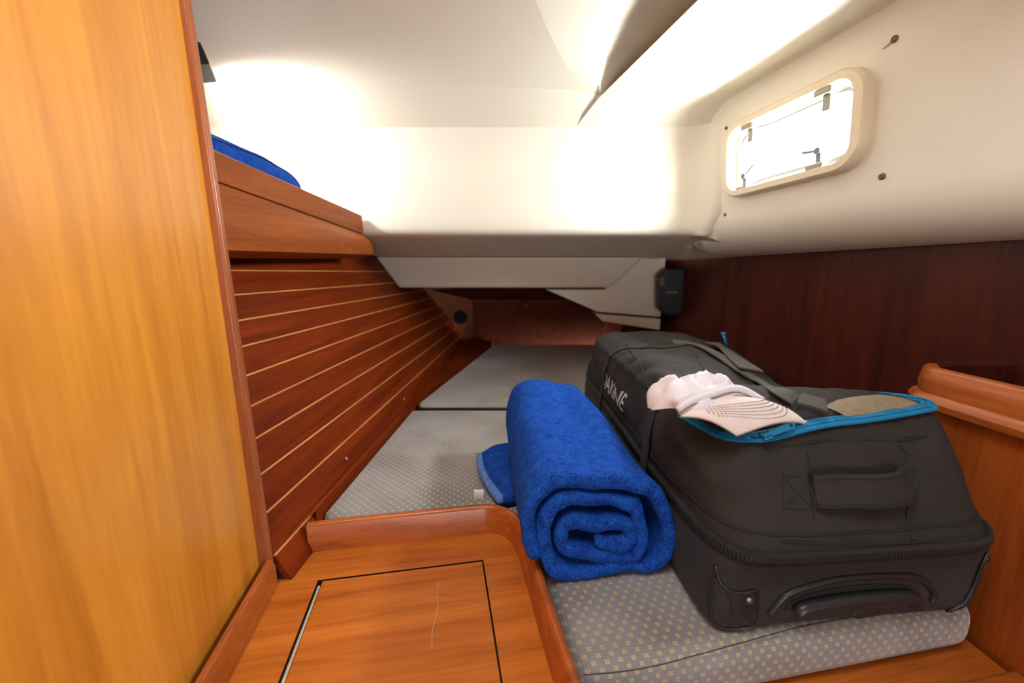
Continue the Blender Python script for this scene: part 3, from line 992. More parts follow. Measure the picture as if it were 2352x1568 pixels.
def bag_pt(q, wrinkle=True):
    """point of the unit cube surface -> bag surface (metres, world)"""
    q = Vector(q)
    m = 7.0 + 13.0 * (1 - sstep(-.75, .1, q.z))
    nrm = (abs(q.x) ** m + abs(q.y) ** m + abs(q.z) ** m) ** (1 / m)
    p = q / nrm
    zz = (p.z + 1) / 2
    # width over height: tucked in at the left foot, full at the zip, a bit narrower on top
    wl = 1.04 + .02 * sstep(0, .38, zz) - .08 * sstep(.5, 1, zz)
    wr = .97 + .03 * sstep(0, .35, zz) - .03 * sstep(.55, 1, zz)
    x = p.x * BWD / 2 * (wl if p.x < 0 else wr)
    y = p.y * BL / 2
    # top profile along the length: pocket bulge near, sag on the right in the middle, firm far end
    yn = (p.y + 1) / 2
    top = BHT * (.96 + .05 * math.exp(-((yn - .12) / .14) ** 2) + .03 * sstep(.75, 1, yn))
    sag = .075 * math.exp(-((yn - .42) / .22) ** 2) * sstep(.0, 1.0, p.x) + .03 * sstep(.3, 1, p.x) * sstep(.5, 1, yn)
    sag += .018 * math.exp(-((yn - .26) / .09) ** 2) * sstep(-1.1, -.2, p.x)
    h = top - sag * sstep(.3, 1, zz)
    z = zz * h
    # near end: bulges above the zip, leans back at the top
    if p.y < -.3:
        k = sstep(-.3, -1, p.y)
        y += k * (-.014 * math.exp(-((zz - .46) / .12) ** 2) + .042 * sstep(.45, 1, zz) + .0 * (1 - sstep(0, .3, zz)))
        y += k * .085 * x
    if p.y > .5:
        y -= sstep(.5, 1, p.y) * .03 * sstep(.3, 1, zz)
    v = Vector((x, y, z))
    if wrinkle and zz > .44:
        k = sstep(.44, .58, zz)
        d = Vector((p.x ** 5, p.y ** 5, max(0, p.z) ** 3 * 1.0))
        if d.length > 1e-4: d.normalize()
        a = noise.noise(Vector((v.x * 9, v.y * 6, v.z * 14))) * .008
        b = noise.ridged_multi_fractal(Vector((v.x * 10 + 3, v.y * 8, v.z * 10)), 1.0, 2.0, 3, 1.0, 2.0) * .0042
        c = noise.noise(Vector((v.x * 34, v.y * 22, v.z * 34 + 7))) * .0022
        v += d * (a + b + c) * k
        # pinched where the two straps pull in
        for ys in (.65, .25):
            v -= d * .010 * math.exp(-((yn - ys) / .022) ** 2) * k
        fold = math.exp(-((yn - .085) / .05) ** 2) * sstep(.1, -.9, p.x) * sstep(.55, .8, zz)
        v += d * .009 * fold * math.sin(v.x * 95 + v.z * 60 + 1.0)
        dr = math.exp(-((zz - .80) / .10) ** 2) * sstep(-.80, -1, p.y)
        v += d * (.004 * math.sin(v.x * 46 + 2.0) * dr - .003 * dr)
        pk = sstep(-.75, -.98, p.x) * sstep(.62, .9, zz) * sstep(.22, .34, yn) * sstep(.70, .58, yn)
        v += d * .006 * pk * math.sin(yn * 70 + v.z * 30)
        # sewn edge between flank and top on the left
        e = math.exp(-((p.z - .80) / .05) ** 2) * sstep(-.7, -.95, p.x)
        v += Vector((-1, 0, .3)) * .004 * e
    return BC + v


ZS = -.12            # parting between shell and soft top


def cube_part(z0, z1, top=False, bottom=False, n=(44, 84), nz=22):
    nx, ny = n
    per = []
    for i in range(nx): per.append((-1 + 2 * i / nx, -1))
    for i in range(ny): per.append((1, -1 + 2 * i / ny))
    for i in range(nx): per.append((1 - 2 * i / nx, 1))
    for i in range(ny): per.append((-1, 1 - 2 * i / ny))
    rows = [[bag_pt((x, y, z0 + (z1 - z0) * k / nz)) for x, y in per] for k in range(nz + 1)]
    g1 = grid(rows, True)
    parts = [g1]
    for flag, z in ((top, z1), (bottom, z0)):
        if flag:
            parts.append(grid([[bag_pt((-1 + 2 * i / nx, -1 + 2 * j / ny, z)) for i in range(nx + 1)] for j in range(ny + 1)]))
    vs, fs = merge(*parts)
    bm = bmesh.new()
    bv = [bm.verts.new(v) for v in vs]
    for f in fs:
        try: bm.faces.new([bv[i] for i in f])
        except ValueError: pass
    bmesh.ops.remove_doubles(bm, verts=bm.verts, dist=2e-5)
    bmesh.ops.recalc_face_normals(bm, faces=bm.faces)
    bm.verts.index_update()
    out = ([v.co.copy() for v in bm.verts], [tuple(v.index for v in f.verts) for f in bm.faces])
    bm.free()
    return out


bag = thing('duffel_bag', BC, 'charcoal wheeled duffel bag with blue zip lying on the berth', 'bag')
up_m = cube_part(ZS, 1, top=True, nz=26)
lo_m = cube_part(-1, ZS, bottom=True, nz=12)
ub = mesh('soft_body', *up_m, M['bag'], bag, smooth=True)
lb = mesh('base_shell', *lo_m, M['bag_low'], bag, smooth=True)
avs, afs = merge(up_m, lo_m)
BVH = BVHTree.FromPolygons(avs, afs)


def on_bag(px, py, lift=0.0):
    loc, nrm, idx, dist = BVH.ray_cast(ORG, ray(px, py).normalized())
    if loc is None:
        loc, nrm, idx, dist = BVH.find_nearest(hit(px, py, depth(1.4)))
    if nrm.dot(ray(px, py)) > 0: nrm = -nrm
    return loc + nrm * lift, nrm


def ring_z(z, off=0.0, n=(44, 84)):
    nx, ny = n
    per = [(-1 + 2 * i / nx, -1) for i in range(nx)] + [(1, -1 + 2 * i / ny) for i in range(ny)] + [(1 - 2 * i / nx, 1) for i in range(nx)] + [(-1, 1 - 2 * i / ny) for i in range(ny)]
    pts = [bag_pt((x, y, z)) for x, y in per]
    c = sum(pts, Vector()) / len(pts)
    return [p + Vector(((p - c).x * .35, (p - c).y * .1, 0)).normalized() * off for p in pts]


# black main zip between shell and body: tape and coil
zl = ring_z(ZS, .001)
mesh('main_zip_tape', *sweep(zl, [(-.002, -.009), (.003, -.009), (.003, .009), (-.002, .009)], closed=True), M['strap'], bag, smooth=True)
zl2 = ring_z(ZS, .0035)
tv = []
acc_d = 0
for i in range(len(zl2)):
    a, b = zl2[i], zl2[(i + 1) % len(zl2)]
    L_ = (b - a).length
    k = max(1, int(L_ / .0030))
    for j in range(k):
        p = a.lerp(b, j / k)
        t = (b - a).normalized()
        nside = t.cross(UP).normalized()
        tv.append(box8(p, t * .0010, nside * .0018, UP * .0034))
tz = mesh('zip_coil', *merge(*tv), M['zip_black'], bag)
tag(tz, kind='stuff')
# piped seam at the top of the zip flap
zs2 = ring_z(.08, .001)
mesh('flap_seam', *tube(zs2, .0013, 6, True), M['thread'], bag, smooth=True)


def ring_y(y, z_lo=-.30, n=14):
    per = [(-1, z_lo + (1 - z_lo) * i / n) for i in range(n)] + [(-1 + 2 * i / 24, 1) for i in range(24)] + [(1, 1 - (1 - z_lo) * i / n) for i in range(n + 1)]
    return [bag_pt((x, y, z)) for x, z in per]


def ribbon(path, nrms, w, t):
    rows = []
    n = len(path)
    for i, p in enumerate(path):
        a, b = path[max(0, i - 1)], path[min(n - 1, i + 1)]
        tn = (b - a).normalized()
        s = tn.cross(nrms[i]).normalized()
        q = nrms[i]
        rows.append([p - s * w, p - s * w + q * t, p + s * w + q * t, p + s * w])
    vs, fs = grid(rows, True)
    fs += [(3, 2, 1, 0), tuple(range((n - 1) * 4, n * 4))]
    return vs, fs


for y in (.30, -.50):
    pth = ring_y(y)
    c = sum(pth, Vector()) / len(pth)
    nm = []
    for p in pth:
        loc, nr_, i_, d_ = BVH.find_nearest(p)
        o_ = p - c; o_.y = 0
        nm.append(nr_ if nr_.dot(o_) > 0 else -nr_)
    nm2 = []
    for i in range(len(nm)):
        s = Vector()
        for j in range(-3, 4):
            s += nm[min(max(i + j, 0), len(nm) - 1)]
        s.y *= .2
        nm2.append(s.normalized())
    pth = [p + nm2[i] * .006 for i, p in enumerate(pth)]
    mesh('compression_strap', *ribbon(pth, nm2, .014, .003), M['strap'], bag, smooth=False, bevel=.001)


def bag_line(pxs, r, mat, name, lift=.0006, n=5, parent=None):
    pts = [on_bag(x, y, lift)[0] for x, y in pxs]
    return mesh(name, *tube(spline(pts, n), r, 6), mat, parent or bag, smooth=True)


def bag_ribbon(pxs, w, t, mat, name, lift=.001, n=5, parent=None):
    pn = [on_bag(x, y, lift) for x, y in pxs]
    pts = spline([p for p, _ in pn], n)
    nms = spline([q for _, q in pn], n)
    return mesh(name, *ribbon(pts, [q.normalized() for q in nms], w, t), mat, parent or bag, bevel=.0008)


# seams on the near end
bag_line([(1655, 1236), (1800, 1243), (1950, 1248), (2100, 1244), (2230, 1226)], .0012, M['thread'], 'end_seam')
bag_line([(1855, 1040), (1862, 1120), (1868, 1180), (1870, 1240)], .0008, M['thread'], 'end_seam')
bag_line([(2060, 1020), (2085, 1045), (2068, 1070)], .0010, M['thread'], 'end_seam')
bag_line([(2085, 1160), (2082, 1195), (2095, 1240)], .0012, M['thread'], 'end_seam')
bag_line([(1690, 1035), (1800, 1025), (1900, 1012), (2000, 1010), (2060, 1012), (2130, 1000)], .0012, M['thread'], 'end_seam')
for a in (((1797, 1092), (1862, 1096), (1868, 1170), (1800, 1168)), ((2078, 1078), (2103, 1070), (2112, 1136), (2086, 1146))):
    for i, j in ((0, 1), (1, 2), (2, 3), (3, 0), (0, 2), (1, 3)):
        p, q = a[i], a[j]
        bag_line([p, ((p[0] + q[0]) / 2, (p[1] + q[1]) / 2), q], .00045, M['thread'], 'box_stitch', .0003)
# padded grab handle on the near end
gp = [on_bag(x, y, .004) for x, y in ((1862, 1128), (1885, 1128), (1920, 1127), (1965, 1126), (2010, 1124), (2050, 1116), (2075, 1102))]
bow = [.0, .007, .011, .013, .012, .009, .0]
gpts = spline([p + q * b for (p, q), b in zip(gp, bow)], 5)
gnm = spline([q for _, q in gp], 5)
avg = sum((q for q in gnm), Vector()).normalized()
rows = []
hgh = .019
for i, p in enumerate(gpts):
    a, b = gpts[max(0, i - 1)], gpts[min(len(gpts) - 1, i + 1)]
    tn = (b - a).normalized()
    s = tn.cross(avg).normalized()
    if s.z < 0: s = -s
    rows.append([p + s * hgh * cx + avg * cy for cx, cy in ((-1, -.002), (-1.02, .001), (-.9, .0035), (-.6, .0026), (0, .0028), (.6, .0026), (.9, .004), (1.02, .0015), (1, -.002))])
gh = mesh('grab_handle', *grid(rows, True), M['bag'], bag, smooth=True)
for k in (-.78, .74):
    pth = []
    for i in range(0, len(gpts)):
        a, b = gpts[max(0, i - 1)], gpts[min(len(gpts) - 1, i + 1)]
        s = (b - a).normalized().cross(avg).normalized()
        if s.z < 0: s = -s
        pth.append(gpts[i] + s * hgh * k + avg * .0034)
    mesh('handle_stitch', *tube(pth, .0006, 5), M['thread'], gh, smooth=True)

# moulded telescopic handle housing low on the near end
arch = [(1765, 1410), (1790, 1378), (1812, 1360), (1860, 1342), (1920, 1328), (2000, 1321), (2080, 1320), (2120, 1331), (2142, 1358), (2136, 1380)]
pn = [on_bag(x, y, .001) for x, y in arch]
bag_end_n = Vector((.085, -1, 0)).normalized()
ap_ = spline([p for p, _ in pn], 5)
hs_ = mesh('handle_housing', *tube(ap_, .0042, 8, up=bag_end_n), M['hard'], bag, smooth=True)
ins_ = [(1800, 1400), (1815, 1380), (1850, 1364), (1920, 1348), (2000, 1340), (2080, 1342), (2112, 1356), (2118, 1378)]
pp_ = [on_bag(x, y, .0012)[0] for x, y in ins_]
poly = spline(pp_, 3)
mesh('handle_recess', *prism(poly, bag_end_n * -.002), M['hard'], bag)
hb = [on_bag(x, y, .007)[0] for x, y in ((1826, 1398), (1836, 1388), (1870, 1380), (1930, 1370), (2000, 1363), (2060, 1360), (2084, 1364), (2090, 1378))]
hbm = mesh('pull_handle', *sweep(spline(hb, 5), circ(.0075, 12, .0085), up=bag_end_n), M['hard'], bag, smooth=True)
bt = [on_bag(x, y, .0150)[0] for x, y in ((1932, 1387), (1942, 1380), (1978, 1375), (1994, 1378), (1992, 1388), (1938, 1396))]
mesh('release_button', *prism(bt, bag_end_n * .0015), M['hard'], hbm, bevel=.001)
# corner guards with their rivets
def guard(pts, ctr_pt, rivet_pt, mat):
    off = Vector((0, -.0018, 0))
    gp_ = [bag_pt((u, -1, w)) + off for u, w in pts]
    c_ = bag_pt((ctr_pt[0], -1, ctr_pt[1])) + off * 2
    g = mesh('corner_guard', gp_ + [c_], [(i, (i + 1) % len(gp_), len(gp_)) for i in range(len(gp_))], M['hard'], bag)
    g.modifiers.new('so', 'SOLIDIFY').thickness = .003
    mesh('guard_edge', *tube(spline(gp_, 3, True), .0016, 6, True, up=bag_end_n), M['hard'], g, smooth=True)
    r = bag_pt((rivet_pt[0], -1, rivet_pt[1])) + off * 2
    mesh('rivet', *disc(r, -Vector((0, 1, 0)), .0044, .002, 16, .0008), mat, g, smooth=True)


guard([(-.985, -.34), (-.955, -.42), (-.90, -.49), (-.80, -.52), (-.715, -.50), (-.69, -.58), (-.70, -.92), (-.97, -.92)], (-.83, -.72), (-.755, -.585), M['steel'])
guard([(.87, -.36), (.91, -.27), (.975, -.24), (.985, -.55), (.97, -.92), (.74, -.94), (.81, -.82), (.85, -.62)], (.91, -.62), (.93, -.37), M['hard'])

# blue pocket zip round the open top pocket
zpx = [(1566, 956), (1592, 968), (1622, 984), (1655, 1000), (1690, 1009), (1740, 1011), (1790, 1001), (1840, 988), (1900, 977), (1960, 970), (2020, 962), (2070, 953), (2110, 946), (2130, 942)]
zn = [on_bag(x, y, .001) for x, y in zpx]
zpt = spline([p for p, _ in zn], 6)
znm = [q.normalized() for q in spline([(q + UP * 1.5).normalized() for _, q in zn], 6)]
# carry the far end round the back corner of the pocket
endp = zpt[-1]
more = spline([endp, endp + Vector((.012, .016, .002)), endp + Vector((.004, .040, .001)), endp + Vector((-.03, .060, -.001))], 5)[1:]
zpt += more; znm += [Vector((0, -.3, 1)).normalized()] * len(more)
zpt = [p + Vector((0, 0, .003)) for p in zpt]
pz = mesh('pocket_zip', *ribbon(zpt, znm, .0085, .003), M['zip_blue'], bag, bevel=.001)
coil = []
for i in range(len(zpt) - 1):
    a, b = zpt[i], zpt[i + 1]
    k = max(1, int((b - a).length / .0022))
    t = (b - a).normalized(); s = t.cross(znm[i]).normalized()
    for j in range(k):
        coil.append(box8(a.lerp(b, j / k) + znm[i] * .0036, t * .0008, s * .0026, znm[i] * .0012))
tag(mesh('zip_coil', *merge(*coil), M['zip_blue'], pz), kind='stuff')
for off in (-.0058, .0058):
    pth = [p + (zpt[min(i + 1, len(zpt) - 1)] - zpt[max(0, i - 1)]).normalized().cross(znm[i]).normalized() * off + znm[i] * .003 for i, p in enumerate(zpt)]
    mesh('tape_edge', *tube(pth, .0012, 6), M['zip_blue'], pz, smooth=True)


def zip_pull(a_px, b_px, c_px, parent):
    pa, na = on_bag(*a_px, .016)
    pb_, nb = on_bag(*b_px, .016)
    t = (pb_ - pa).normalized(); nz_ = (na + UP + Vector((0, -.6, 0))).normalized(); s = t.cross(nz_).normalized(); nz_ = s.cross(t)
    L_ = (pb_ - pa).length
    sl = mesh('zip_slider', *merge(box8(pa + t * .002, t * .006, s * .0055, nz_ * .002), box8(pa + t * .001 + nz_ * .003, t * .005, s * .002, nz_ * .0018)), M['pull_blue'], parent, bevel=.001)
    ol = [(u * L_ / 2, v * .0052) for u, v in ((-.9, -.7), (.7, -.9), (.95, -.5), (1, 0), (.95, .5), (.7, .9), (-.9, .7))]
    c = pa.lerp(pb_, .62) + nz_ * .003
    il = [(.45 * L_ + .0028 * math.cos(a * .785), .0030 * math.sin(a * .785)) for a in range(8)]
    il = [(.36 * L_ + .0026 * math.cos(-a * .785), .0028 * math.sin(-a * .785)) for a in range(8)]
    fv, ff = flat_with_hole([c + t * u + s * v for u, v in ol], [c + t * u + s * v for u, v in il])
    pl = mesh('pull_tab', fv, ff, M['pull_blue'], parent)
    so = pl.modifiers.new('so', 'SOLIDIFY'); so.thickness = .0018


zip_pull((1712, 1008), (1668, 1002), None, pz)
zip_pull((1738, 1012), (1798, 990), None, pz)
# tan lining showing behind the zip
ln = [on_bag(x, y, .003)[0] for x, y in ((1940, 964), (1990, 958), (2030, 952), (2080, 944), (2120, 940))]
rows = []
for k in range(7):
    s = k / 6
    rows.append([p + Vector((-.003 * k, .007 * k, .003 + .013 * math.sin(math.pi * s * .9) * math.sin(math.pi * (i + .6) / 5.2))) for i, p in enumerate(ln)])
mesh('pocket_lining', *grid(rows), M['lining'], bag, smooth=True)

# carry handles folded down on the far right of the top, with a blue tab
hp_ = [(1530, 800), (1570, 798), (1612, 812), (1650, 838), (1690, 868), (1730, 895)]
ch = bag_ribbon([(1545, 790), (1580, 793), (1615, 803), (1655, 825), (1700, 856), (1745, 884), (1790, 905), (1830, 928)], .011, .004, M['handle'], 'carry_handle', .004)
wr_ = [on_bag(x, y, .009) for x, y in ((1630, 795), (1660, 812), (1690, 838), (1722, 864))]
wpt_ = spline([p for p, _ in wr_], 4); wnm_ = [q.normalized() for q in spline([q for _, q in wr_], 4)]
mesh('handle_wrap', *ribbon(wpt_, wnm_, .021, .006), M['handle'], ch, bevel=.0025)
bag_ribbon([(1835, 930), (1860, 938), (1885, 944)], .012, .004, M['handle'], 'carry_handle', .010)
lp0, ln0 = on_bag(1662, 806, .010)
lpA = lp0 + UP * .035
tb = [lp0 + Vector((.002, 0, 0)), lp0 + Vector((-.004, 0, .018)), lp0 + Vector((-.010, .002, .038))]
mesh('zip_toggle', *merge(tube(tb, .004, 8), disc(tb[-1] - UP * .002, UP, .0065, .006, 12)), M['pull_blue'], bag, smooth=True)
# fold line between flank and top panel
bag_line([(1440, 790), (1452, 812), (1470, 836), (1478, 858), (1484, 880), (1498, 905)], .0011, M['thread'], 'flank_seam')
bag_line([(1600, 818), (1614, 842), (1632, 872)], .0007, M['thread'], 'top_seam')

# printed name on the left flank
fc_ = bpy.data.curves.new('print_curve', 'FONT')
fc_.body = 'DAKINE'
fc_.size = 1.0
fc_.offset = .018
fc_.align_x = 'CENTER'
fo_ = bpy.data.objects.new('print_curve', fc_); COL.objects.link(fo_)
bpy.context.view_layer.update()
tm = bpy.data.meshes.new_from_object(fo_.evaluated_get(bpy.context.evaluated_depsgraph_get()))
bpy.data.objects.remove(fo_, do_unlink=True)
bmt = bmesh.new(); bmt.from_mesh(tm)
bmesh.ops.triangulate(bmt, faces=bmt.faces)
bmesh.ops.subdivide_edges(bmt, edges=bmt.edges, cuts=2)
bmt.verts.index_update()
TS, TY, TZc = .060, 1.97 * H, cz + .180
tvs = []
for v in bmt.verts:
    yy = TY - v.co.x * TS * 1.0
    zz_ = TZc + (v.co.y - .35) * TS * .8
    loc, nrm, i_, d_ = BVH.ray_cast(Vector((.0, yy, zz_)), Vector((1, 0, 0)))
    tvs.append(loc + Vector((-.0022, 0, .0004)) if loc else Vector((BC.x - .2, yy, zz_)))
tfs = [tuple(v.index for v in f.verts) for f in bmt.faces]
bmt.free()
mesh('printed_name', tvs, tfs, M['print'], bag, fix=False)

# ------------------------------------------------------------------ baseball cap on the bag
cap = thing('baseball_cap', V3(.80, 1.35, .47), 'crumpled white baseball cap with peach bill on top of the bag', 'cap')


def bag_top(x, y):
    loc, nrm, i_, d_ = BVH.ray_cast(Vector((x, y, EYE + .2)), Vector((0, 0, -1)))
    return loc.z if loc else cz + BHT * .9


pA, pB = on_bag(1578, 934)[0], on_bag(1768, 912)[0]
zb = max(bag_top(*pA.lerp(pB, s).to_2d()) for s in (.1, .3, .5, .7, .9)) + .014
pA, pB = hit(1578, 932, (UP, zb)), hit(1768, 908, (UP, zb))
pF = on_bag(1704, 1000)[0]; pG = on_bag(1868, 966)[0]
zf = max(bag_top(pF.x, pF.y), bag_top(pG.x, pG.y)) + .010
pF, pG = hit(1704, 986, (UP, zf)), hit(1868, 958, (UP, zf))
cx_ = (pB - pA); cx_.z = 0
cwid = cx_.length / 2
cx_.normalize()
cy_ = Vector((cx_.y, -cx_.x, 0))             # towards the photographer
cm = (pA + pB) / 2
print('CAP', pA / H, pB / H, pF / H, pG / H, cwid)
BLEN = ((pF + pG) / 2 - cm).dot(cy_)
skew = ((pF + pG) / 2 - cm).dot(cx_)
nu, nv = 24, 12


def bill(u, v, dz=0):
    ln_ = BLEN * (1 - .30 * abs(u) ** 2.6) * 1.04
    p = cm + cx_ * (u * cwid * (1.0 - .10 * v * v)) + cy_ * (ln_ * v - .010 * (1 - v)) + cx_ * skew * v
    z = zb + (zf - zb) * v - .018 * u * u * (1 - .3 * v) + .008 * math.sin(math.pi * v)
    z = max(z, bag_top(p.x, p.y) + .004)
    return Vector((p.x, p.y, z + dz))


rt = [[bill(-1 + 2 * i / nu, j / nv, .0030) for i in range(nu + 1)] for j in range(nv + 1)]
rbm = [[bill(-1 + 2 * i / nu, j / nv, 0) for i in range(nu + 1)] for j in range(nv + 1)]
def shell(top, bot):
    n, m = len(top), len(top[0])
    v1, f1 = grid(top); v2, f2 = grid(bot)
    vs = v1 + v2; b = len(v1)
    fs = f1 + [tuple(b + i for i in reversed(q)) for q in f2]
    per = [i for i in range(m)] + [r * m + m - 1 for r in range(1, n)] + [(n - 1) * m + i for i in range(m - 2, -1, -1)] + [r * m for r in range(n - 2, 0, -1)]
    for i in range(len(per)):
        a, c = per[i], per[(i + 1) % len(per)]
        fs.append((a, c, b + c, b + a))
    return vs, fs


bl_o = mesh('bill', *shell(rt, rbm), M['bill'], cap, smooth=True)
dash = []
for r_i in range(6):
    k = .93 - r_i * .085
    n = 44
    for i in range(n):
        ua, ub_ = -.86 + 1.72 * i / n, -.86 + 1.72 * (i + .55) / n
        def sp_(u): 
            v = (k - .42 * (abs(u) / .9) ** 2.2)
            return v
        va, vb = sp_(ua), sp_(ub_)
        if min(va, vb) < .06 or abs(ua) > .5 + .5 * k: continue
        a, b = bill(ua, va, .0034), bill(ub_, vb, .0034)
        t = (b - a).normalized(); s = t.cross(UP).normalized()
        dash.append(box8((a + b) / 2, (b - a) / 2, s * .00035, UP * .0003))
tag(mesh('stitching', *merge(*dash), M['stitch'], bl_o), kind='stuff')

# crown: soft collapsed dome
nu, nv = 44, 20
rows = []
for j in range(nv + 1):
    s = j / nv                                   # 0 rim .. 1 apex
    row = []
    for i in range(nu):
        a = 2 * math.pi * i / nu
        ca, sa = math.cos(a), math.sin(a)
        rr_ = math.cos(s * math.pi / 2) ** .75
        ex, ey = cwid * 1.04, cwid * .78
        p = cm - cy_ * (ey * .96) + cx_ * (ca * ex * rr_ + (-.10 * cwid)) + cy_ * (sa * ey * rr_)
        hgt = math.sin(s * math.pi / 2)
        q = Vector((ca * rr_ * 1.5, sa * rr_ * 1.3, s))
        # two full lobes with a dent between them
        lob = .72 + .40 * math.exp(-((ca * rr_ + .62) / .40) ** 2) + .36 * math.exp(-((ca * rr_ - .28) / .26) ** 2) - .20 * math.exp(-((ca * rr_ + .12) / .18) ** 2) - .25 * sstep(.45, 1, ca * rr_)
        lob *= 1 - .45 * max(0, sa) * rr_
        nz_ = noise.noise(q * 1.7 + Vector((3, 1, 4))) * .24 + noise.noise(q * 3.2) * .08
        z = hgt * (.040 * lob) * (1 + nz_) + .010 * noise.noise(q * 3 + Vector((9, 2, 0))) * hgt
        base = max(bag_top(p.x, p.y), zb - .026) + .003
        fade = sstep(-.2, .7, sa)
        base = base + (max(base, zb - .014 + .004) - base) * fade
        p += (cx_ * noise.noise(q * 2.6 + Vector((0, 5, 0))) + cy_ * noise.noise(q * 2.6 + Vector((5, 0, 0)))) * .006
        row.append(Vector((p.x, p.y, base + z)))
    rows.append(row)
cr = mesh('crown', *grid(rows, True), M['cap'], cap, smooth=True)
# folded sweatband along the bill
band = [bill(u, .0, .007 + .002 * math.sin(5 * u)) - cy_ * .001 for u in [(-1.03 + 2.06 * i / 20) for i in range(21)]]
bnd = mesh('sweatband', *sweep(band, [(-.003, -.006), (.002, -.005), (.003, .004), (.000, .008), (-.004, .004)]), M['cap'], cap, smooth=True)
mesh('band_stitch', *tube([p + cy_ * .0032 - UP * .001 for p in band], .0007, 5), M['stitch'], bnd, smooth=True)
ub_ = [cm - cy_ * .002 + cx_ * (-cwid * 1.0)]

# ------------------------------------------------------------------ rolled blue blanket
RB = Vector((.288 * H, 1.63 * H, cz + .0005))
roll = thing('rolled_blanket', RB, 'rolled royal blue fleece blanket on the berth beside the duffel bag', 'blanket')
TH = .0125           # half thickness of the doubled fleece


def roll_profile():
    """centre line of the sheet seen from the near end, metres (x right, z up)"""
    pts = [(-.010, .062), (.030, .058), (.048, .068), (.040, .084), (.000, .086), (-.045, .092), (-.066, .078), (-.060, .052), (-.020, .040),
           (.030, .036), (.062, .042), (.070, .068), (.066, .100), (.052, .118), (.010, .124), (-.050, .126), (-.086, .112), (-.098, .078), (-.092, .036), (-.070, .016),
           (.000, .0135), (.070, .014), (.104, .026), (.116, .056), (.108, .096), (.088, .134), (.050, .152), (-.010, .157), (-.070, .156), (-.104, .142), (-.121, .112), (-.122, .070), (-.114, .040)]
    return [(p.x, p.z) for p in spline([Vector((x, 0, z)) for x, z in pts], 5)]


cl = roll_profile()
ncl = len(cl)


def roll_pt(i, side, y):
    """side -1 / +1 faces of the sheet, y 0 near .. 1 far"""
    x, z = cl[i]
    a, b = cl[max(0, i - 1)], cl[min(ncl - 1, i + 1)]
    tx, tz = b[0] - a[0], b[1] - a[1]
    l = math.hypot(tx, tz) or 1
    nx, nz = -tz / l, tx / l
    th = TH * (1 - .2 * (i < 4))
    k = 1 - .22 * y
    w = noise.noise(Vector((x * 14, y * 2.2, z * 14))) * .008 + noise.noise(Vector((x * 30, y * 7, z * 30 + 4))) * .0035
    xx = (x + nx * (side * th + w)) * (.87 - .03 * y)
    zz = (z + nz * (side * th + w)) * (1.02 + .06 * y)
    zz -= .012 * math.exp(-((xx - .02) / .03) ** 2) * (zz > .13) * (.4 + math.sin(y * 3.1))
    yend = .012 * noise.noise(Vector((i * .09, side, 2.0))) + .006 * noise.noise(Vector((i * .4, side * 2, 1)))
    yy = (-.215 + .43 * y) + yend * (1 - y)
    sk = .06 * (xx - .0)
    return RB + Vector((xx - .034 * y, yy + sk, max(zz, .0015)))


NY = 36
def yv(j):
    return j / NY
rows = []
for j in range(NY + 1):
    y = yv(j)
    loop = [roll_pt(i, 1, y) for i in range(ncl)]
    loop += [roll_pt(i, -1, y) for i in range(ncl - 1, -1, -1)]
    rows.append(loop)
# rounded sheet edge at the near end
def edge_row(push, pinch):
    loop = []
    for i in range(ncl):
        a, b = roll_pt(i, 1, 0), roll_pt(i, -1, 0)
        c = (a + b) / 2
        loop.append(c + (a - c) * pinch - Vector((0, push, 0)))
    for i in range(ncl - 1, -1, -1):
        a, b = roll_pt(i, 1, 0), roll_pt(i, -1, 0)
        c = (a + b) / 2
        loop.append(c + (b - c) * pinch - Vector((0, push, 0)))
    return loop
rows = [edge_row(.010, .15), edge_row(.009, .55), edge_row(.005, .88)] + rows
vs, fs = grid(rows, True)
m_ = len(rows[0])
for base in (0, (len(rows) - 1) * m_):
    for i in range(ncl - 1):
        fs.append((base + i, base + i + 1, base + m_ - 2 - i, base + m_ - 1 - i))
rl = mesh('blanket_roll', vs, fs, M['blue'], roll, smooth=True)
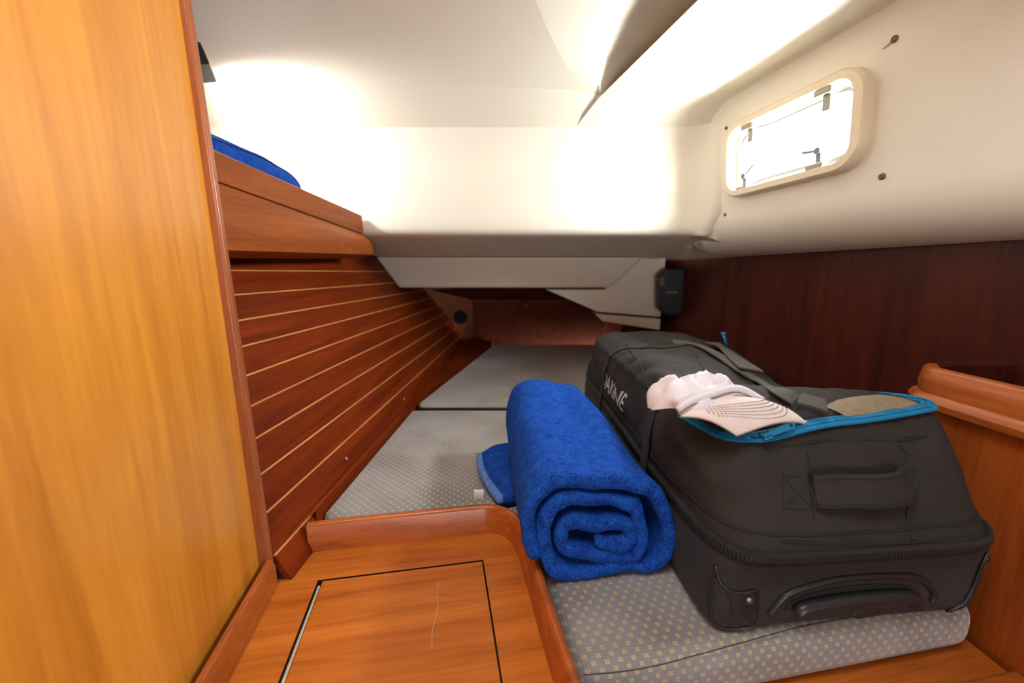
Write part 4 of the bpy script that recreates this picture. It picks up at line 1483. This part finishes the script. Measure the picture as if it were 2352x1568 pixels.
# loose folded flap on the left with its hem and care label
fl4 = [V3(-.165, 1.945, .93), V3(.06, 2.02, .90), V3(.07, 1.56, .90), V3(-.045, 1.54, .93)]
def flap(s, t, dz):
    a = fl4[0].lerp(fl4[3], t); b = fl4[1].lerp(fl4[2], t)
    p = a.lerp(b, s)
    bulge = .014 * math.sin(math.pi * min(1, s * .9 + .15)) + .005 * noise.noise(Vector((s * 3, t * 4, 1)))
    edge_x = -.010 * math.sin(t * 3.4)
    return Vector((p.x + edge_x * (1 - s), p.y, cz + .0015 + dz * (.030 + bulge) * (1 - .35 * (1 - s) ** 3)))
T_ = [[flap(i / 12, j / 20, 1) for i in range(13)] for j in range(21)]
B_ = [[flap(i / 12, j / 20, 0) for i in range(13)] for j in range(21)]
mesh('folded_flap', *shell(T_, B_), M['blue'], roll, smooth=True)
hem = [flap(0, j / 20, .62) + Vector((-.002, -.001, .000)) for j in range(21)]
mesh('hem', *sweep(hem, [(-.006, -.011), (.006, -.012), (.009, 0), (.006, .010), (-.006, .010), (-.008, 0)]), M['hem'], roll, smooth=True)
tg = hit(1100, 1136, level(.985))
vs, fs = box8(tg, Vector((.010, 0, 0)), Vector((0, .003, 0)), Vector((0, .001, .010)))
mesh('care_label', vs, fs, M['tag_white'], roll, bevel=.0008)

# ------------------------------------------------------------------ blue blanket on the shelf
SBp = V3(-1.42, 1.92, -.242)
sbk = thing('folded_blanket', SBp, 'blue fleece blanket lying on the shelf behind the rail', 'blanket')
rows = []
for j in range(25):
    t = j / 24
    yy = -.30 + .60 * t
    e = max(0, abs(t - .5) * 2) ** 5
    k = math.sqrt(max(0.0, 1 - e)) * .96 + .04
    row = []
    for i in range(28):
        a = 2 * math.pi * i / 28
        ca, sa = math.cos(a), math.sin(a)
        x = .105 * math.copysign(abs(ca) ** .7, ca)
        z = .080 + .080 * math.copysign(abs(sa) ** .8, sa)
        p = Vector((x * k, yy, z * (k if z > .06 else 1)))
        p += Vector((ca, 0, sa)) * .006 * noise.noise(Vector((x * 20, yy * 12, z * 20)))
        p.z = max(p.z, .001)
        row.append(SBp + p)
    rows.append(row)
vs, fs = grid(rows, True)
fs += [tuple(range(28)), tuple(range(24 * 28, 25 * 28))]
mesh('blanket_roll', vs, fs, M['blue'], sbk, smooth=True)
rows = [[p + (p - sum(r, Vector()) / 28) * .02 for p in r[3:9]] for r in rows[2:23]]
mesh('blanket_fold', *grid(rows), M['blue'], sbk, smooth=True)
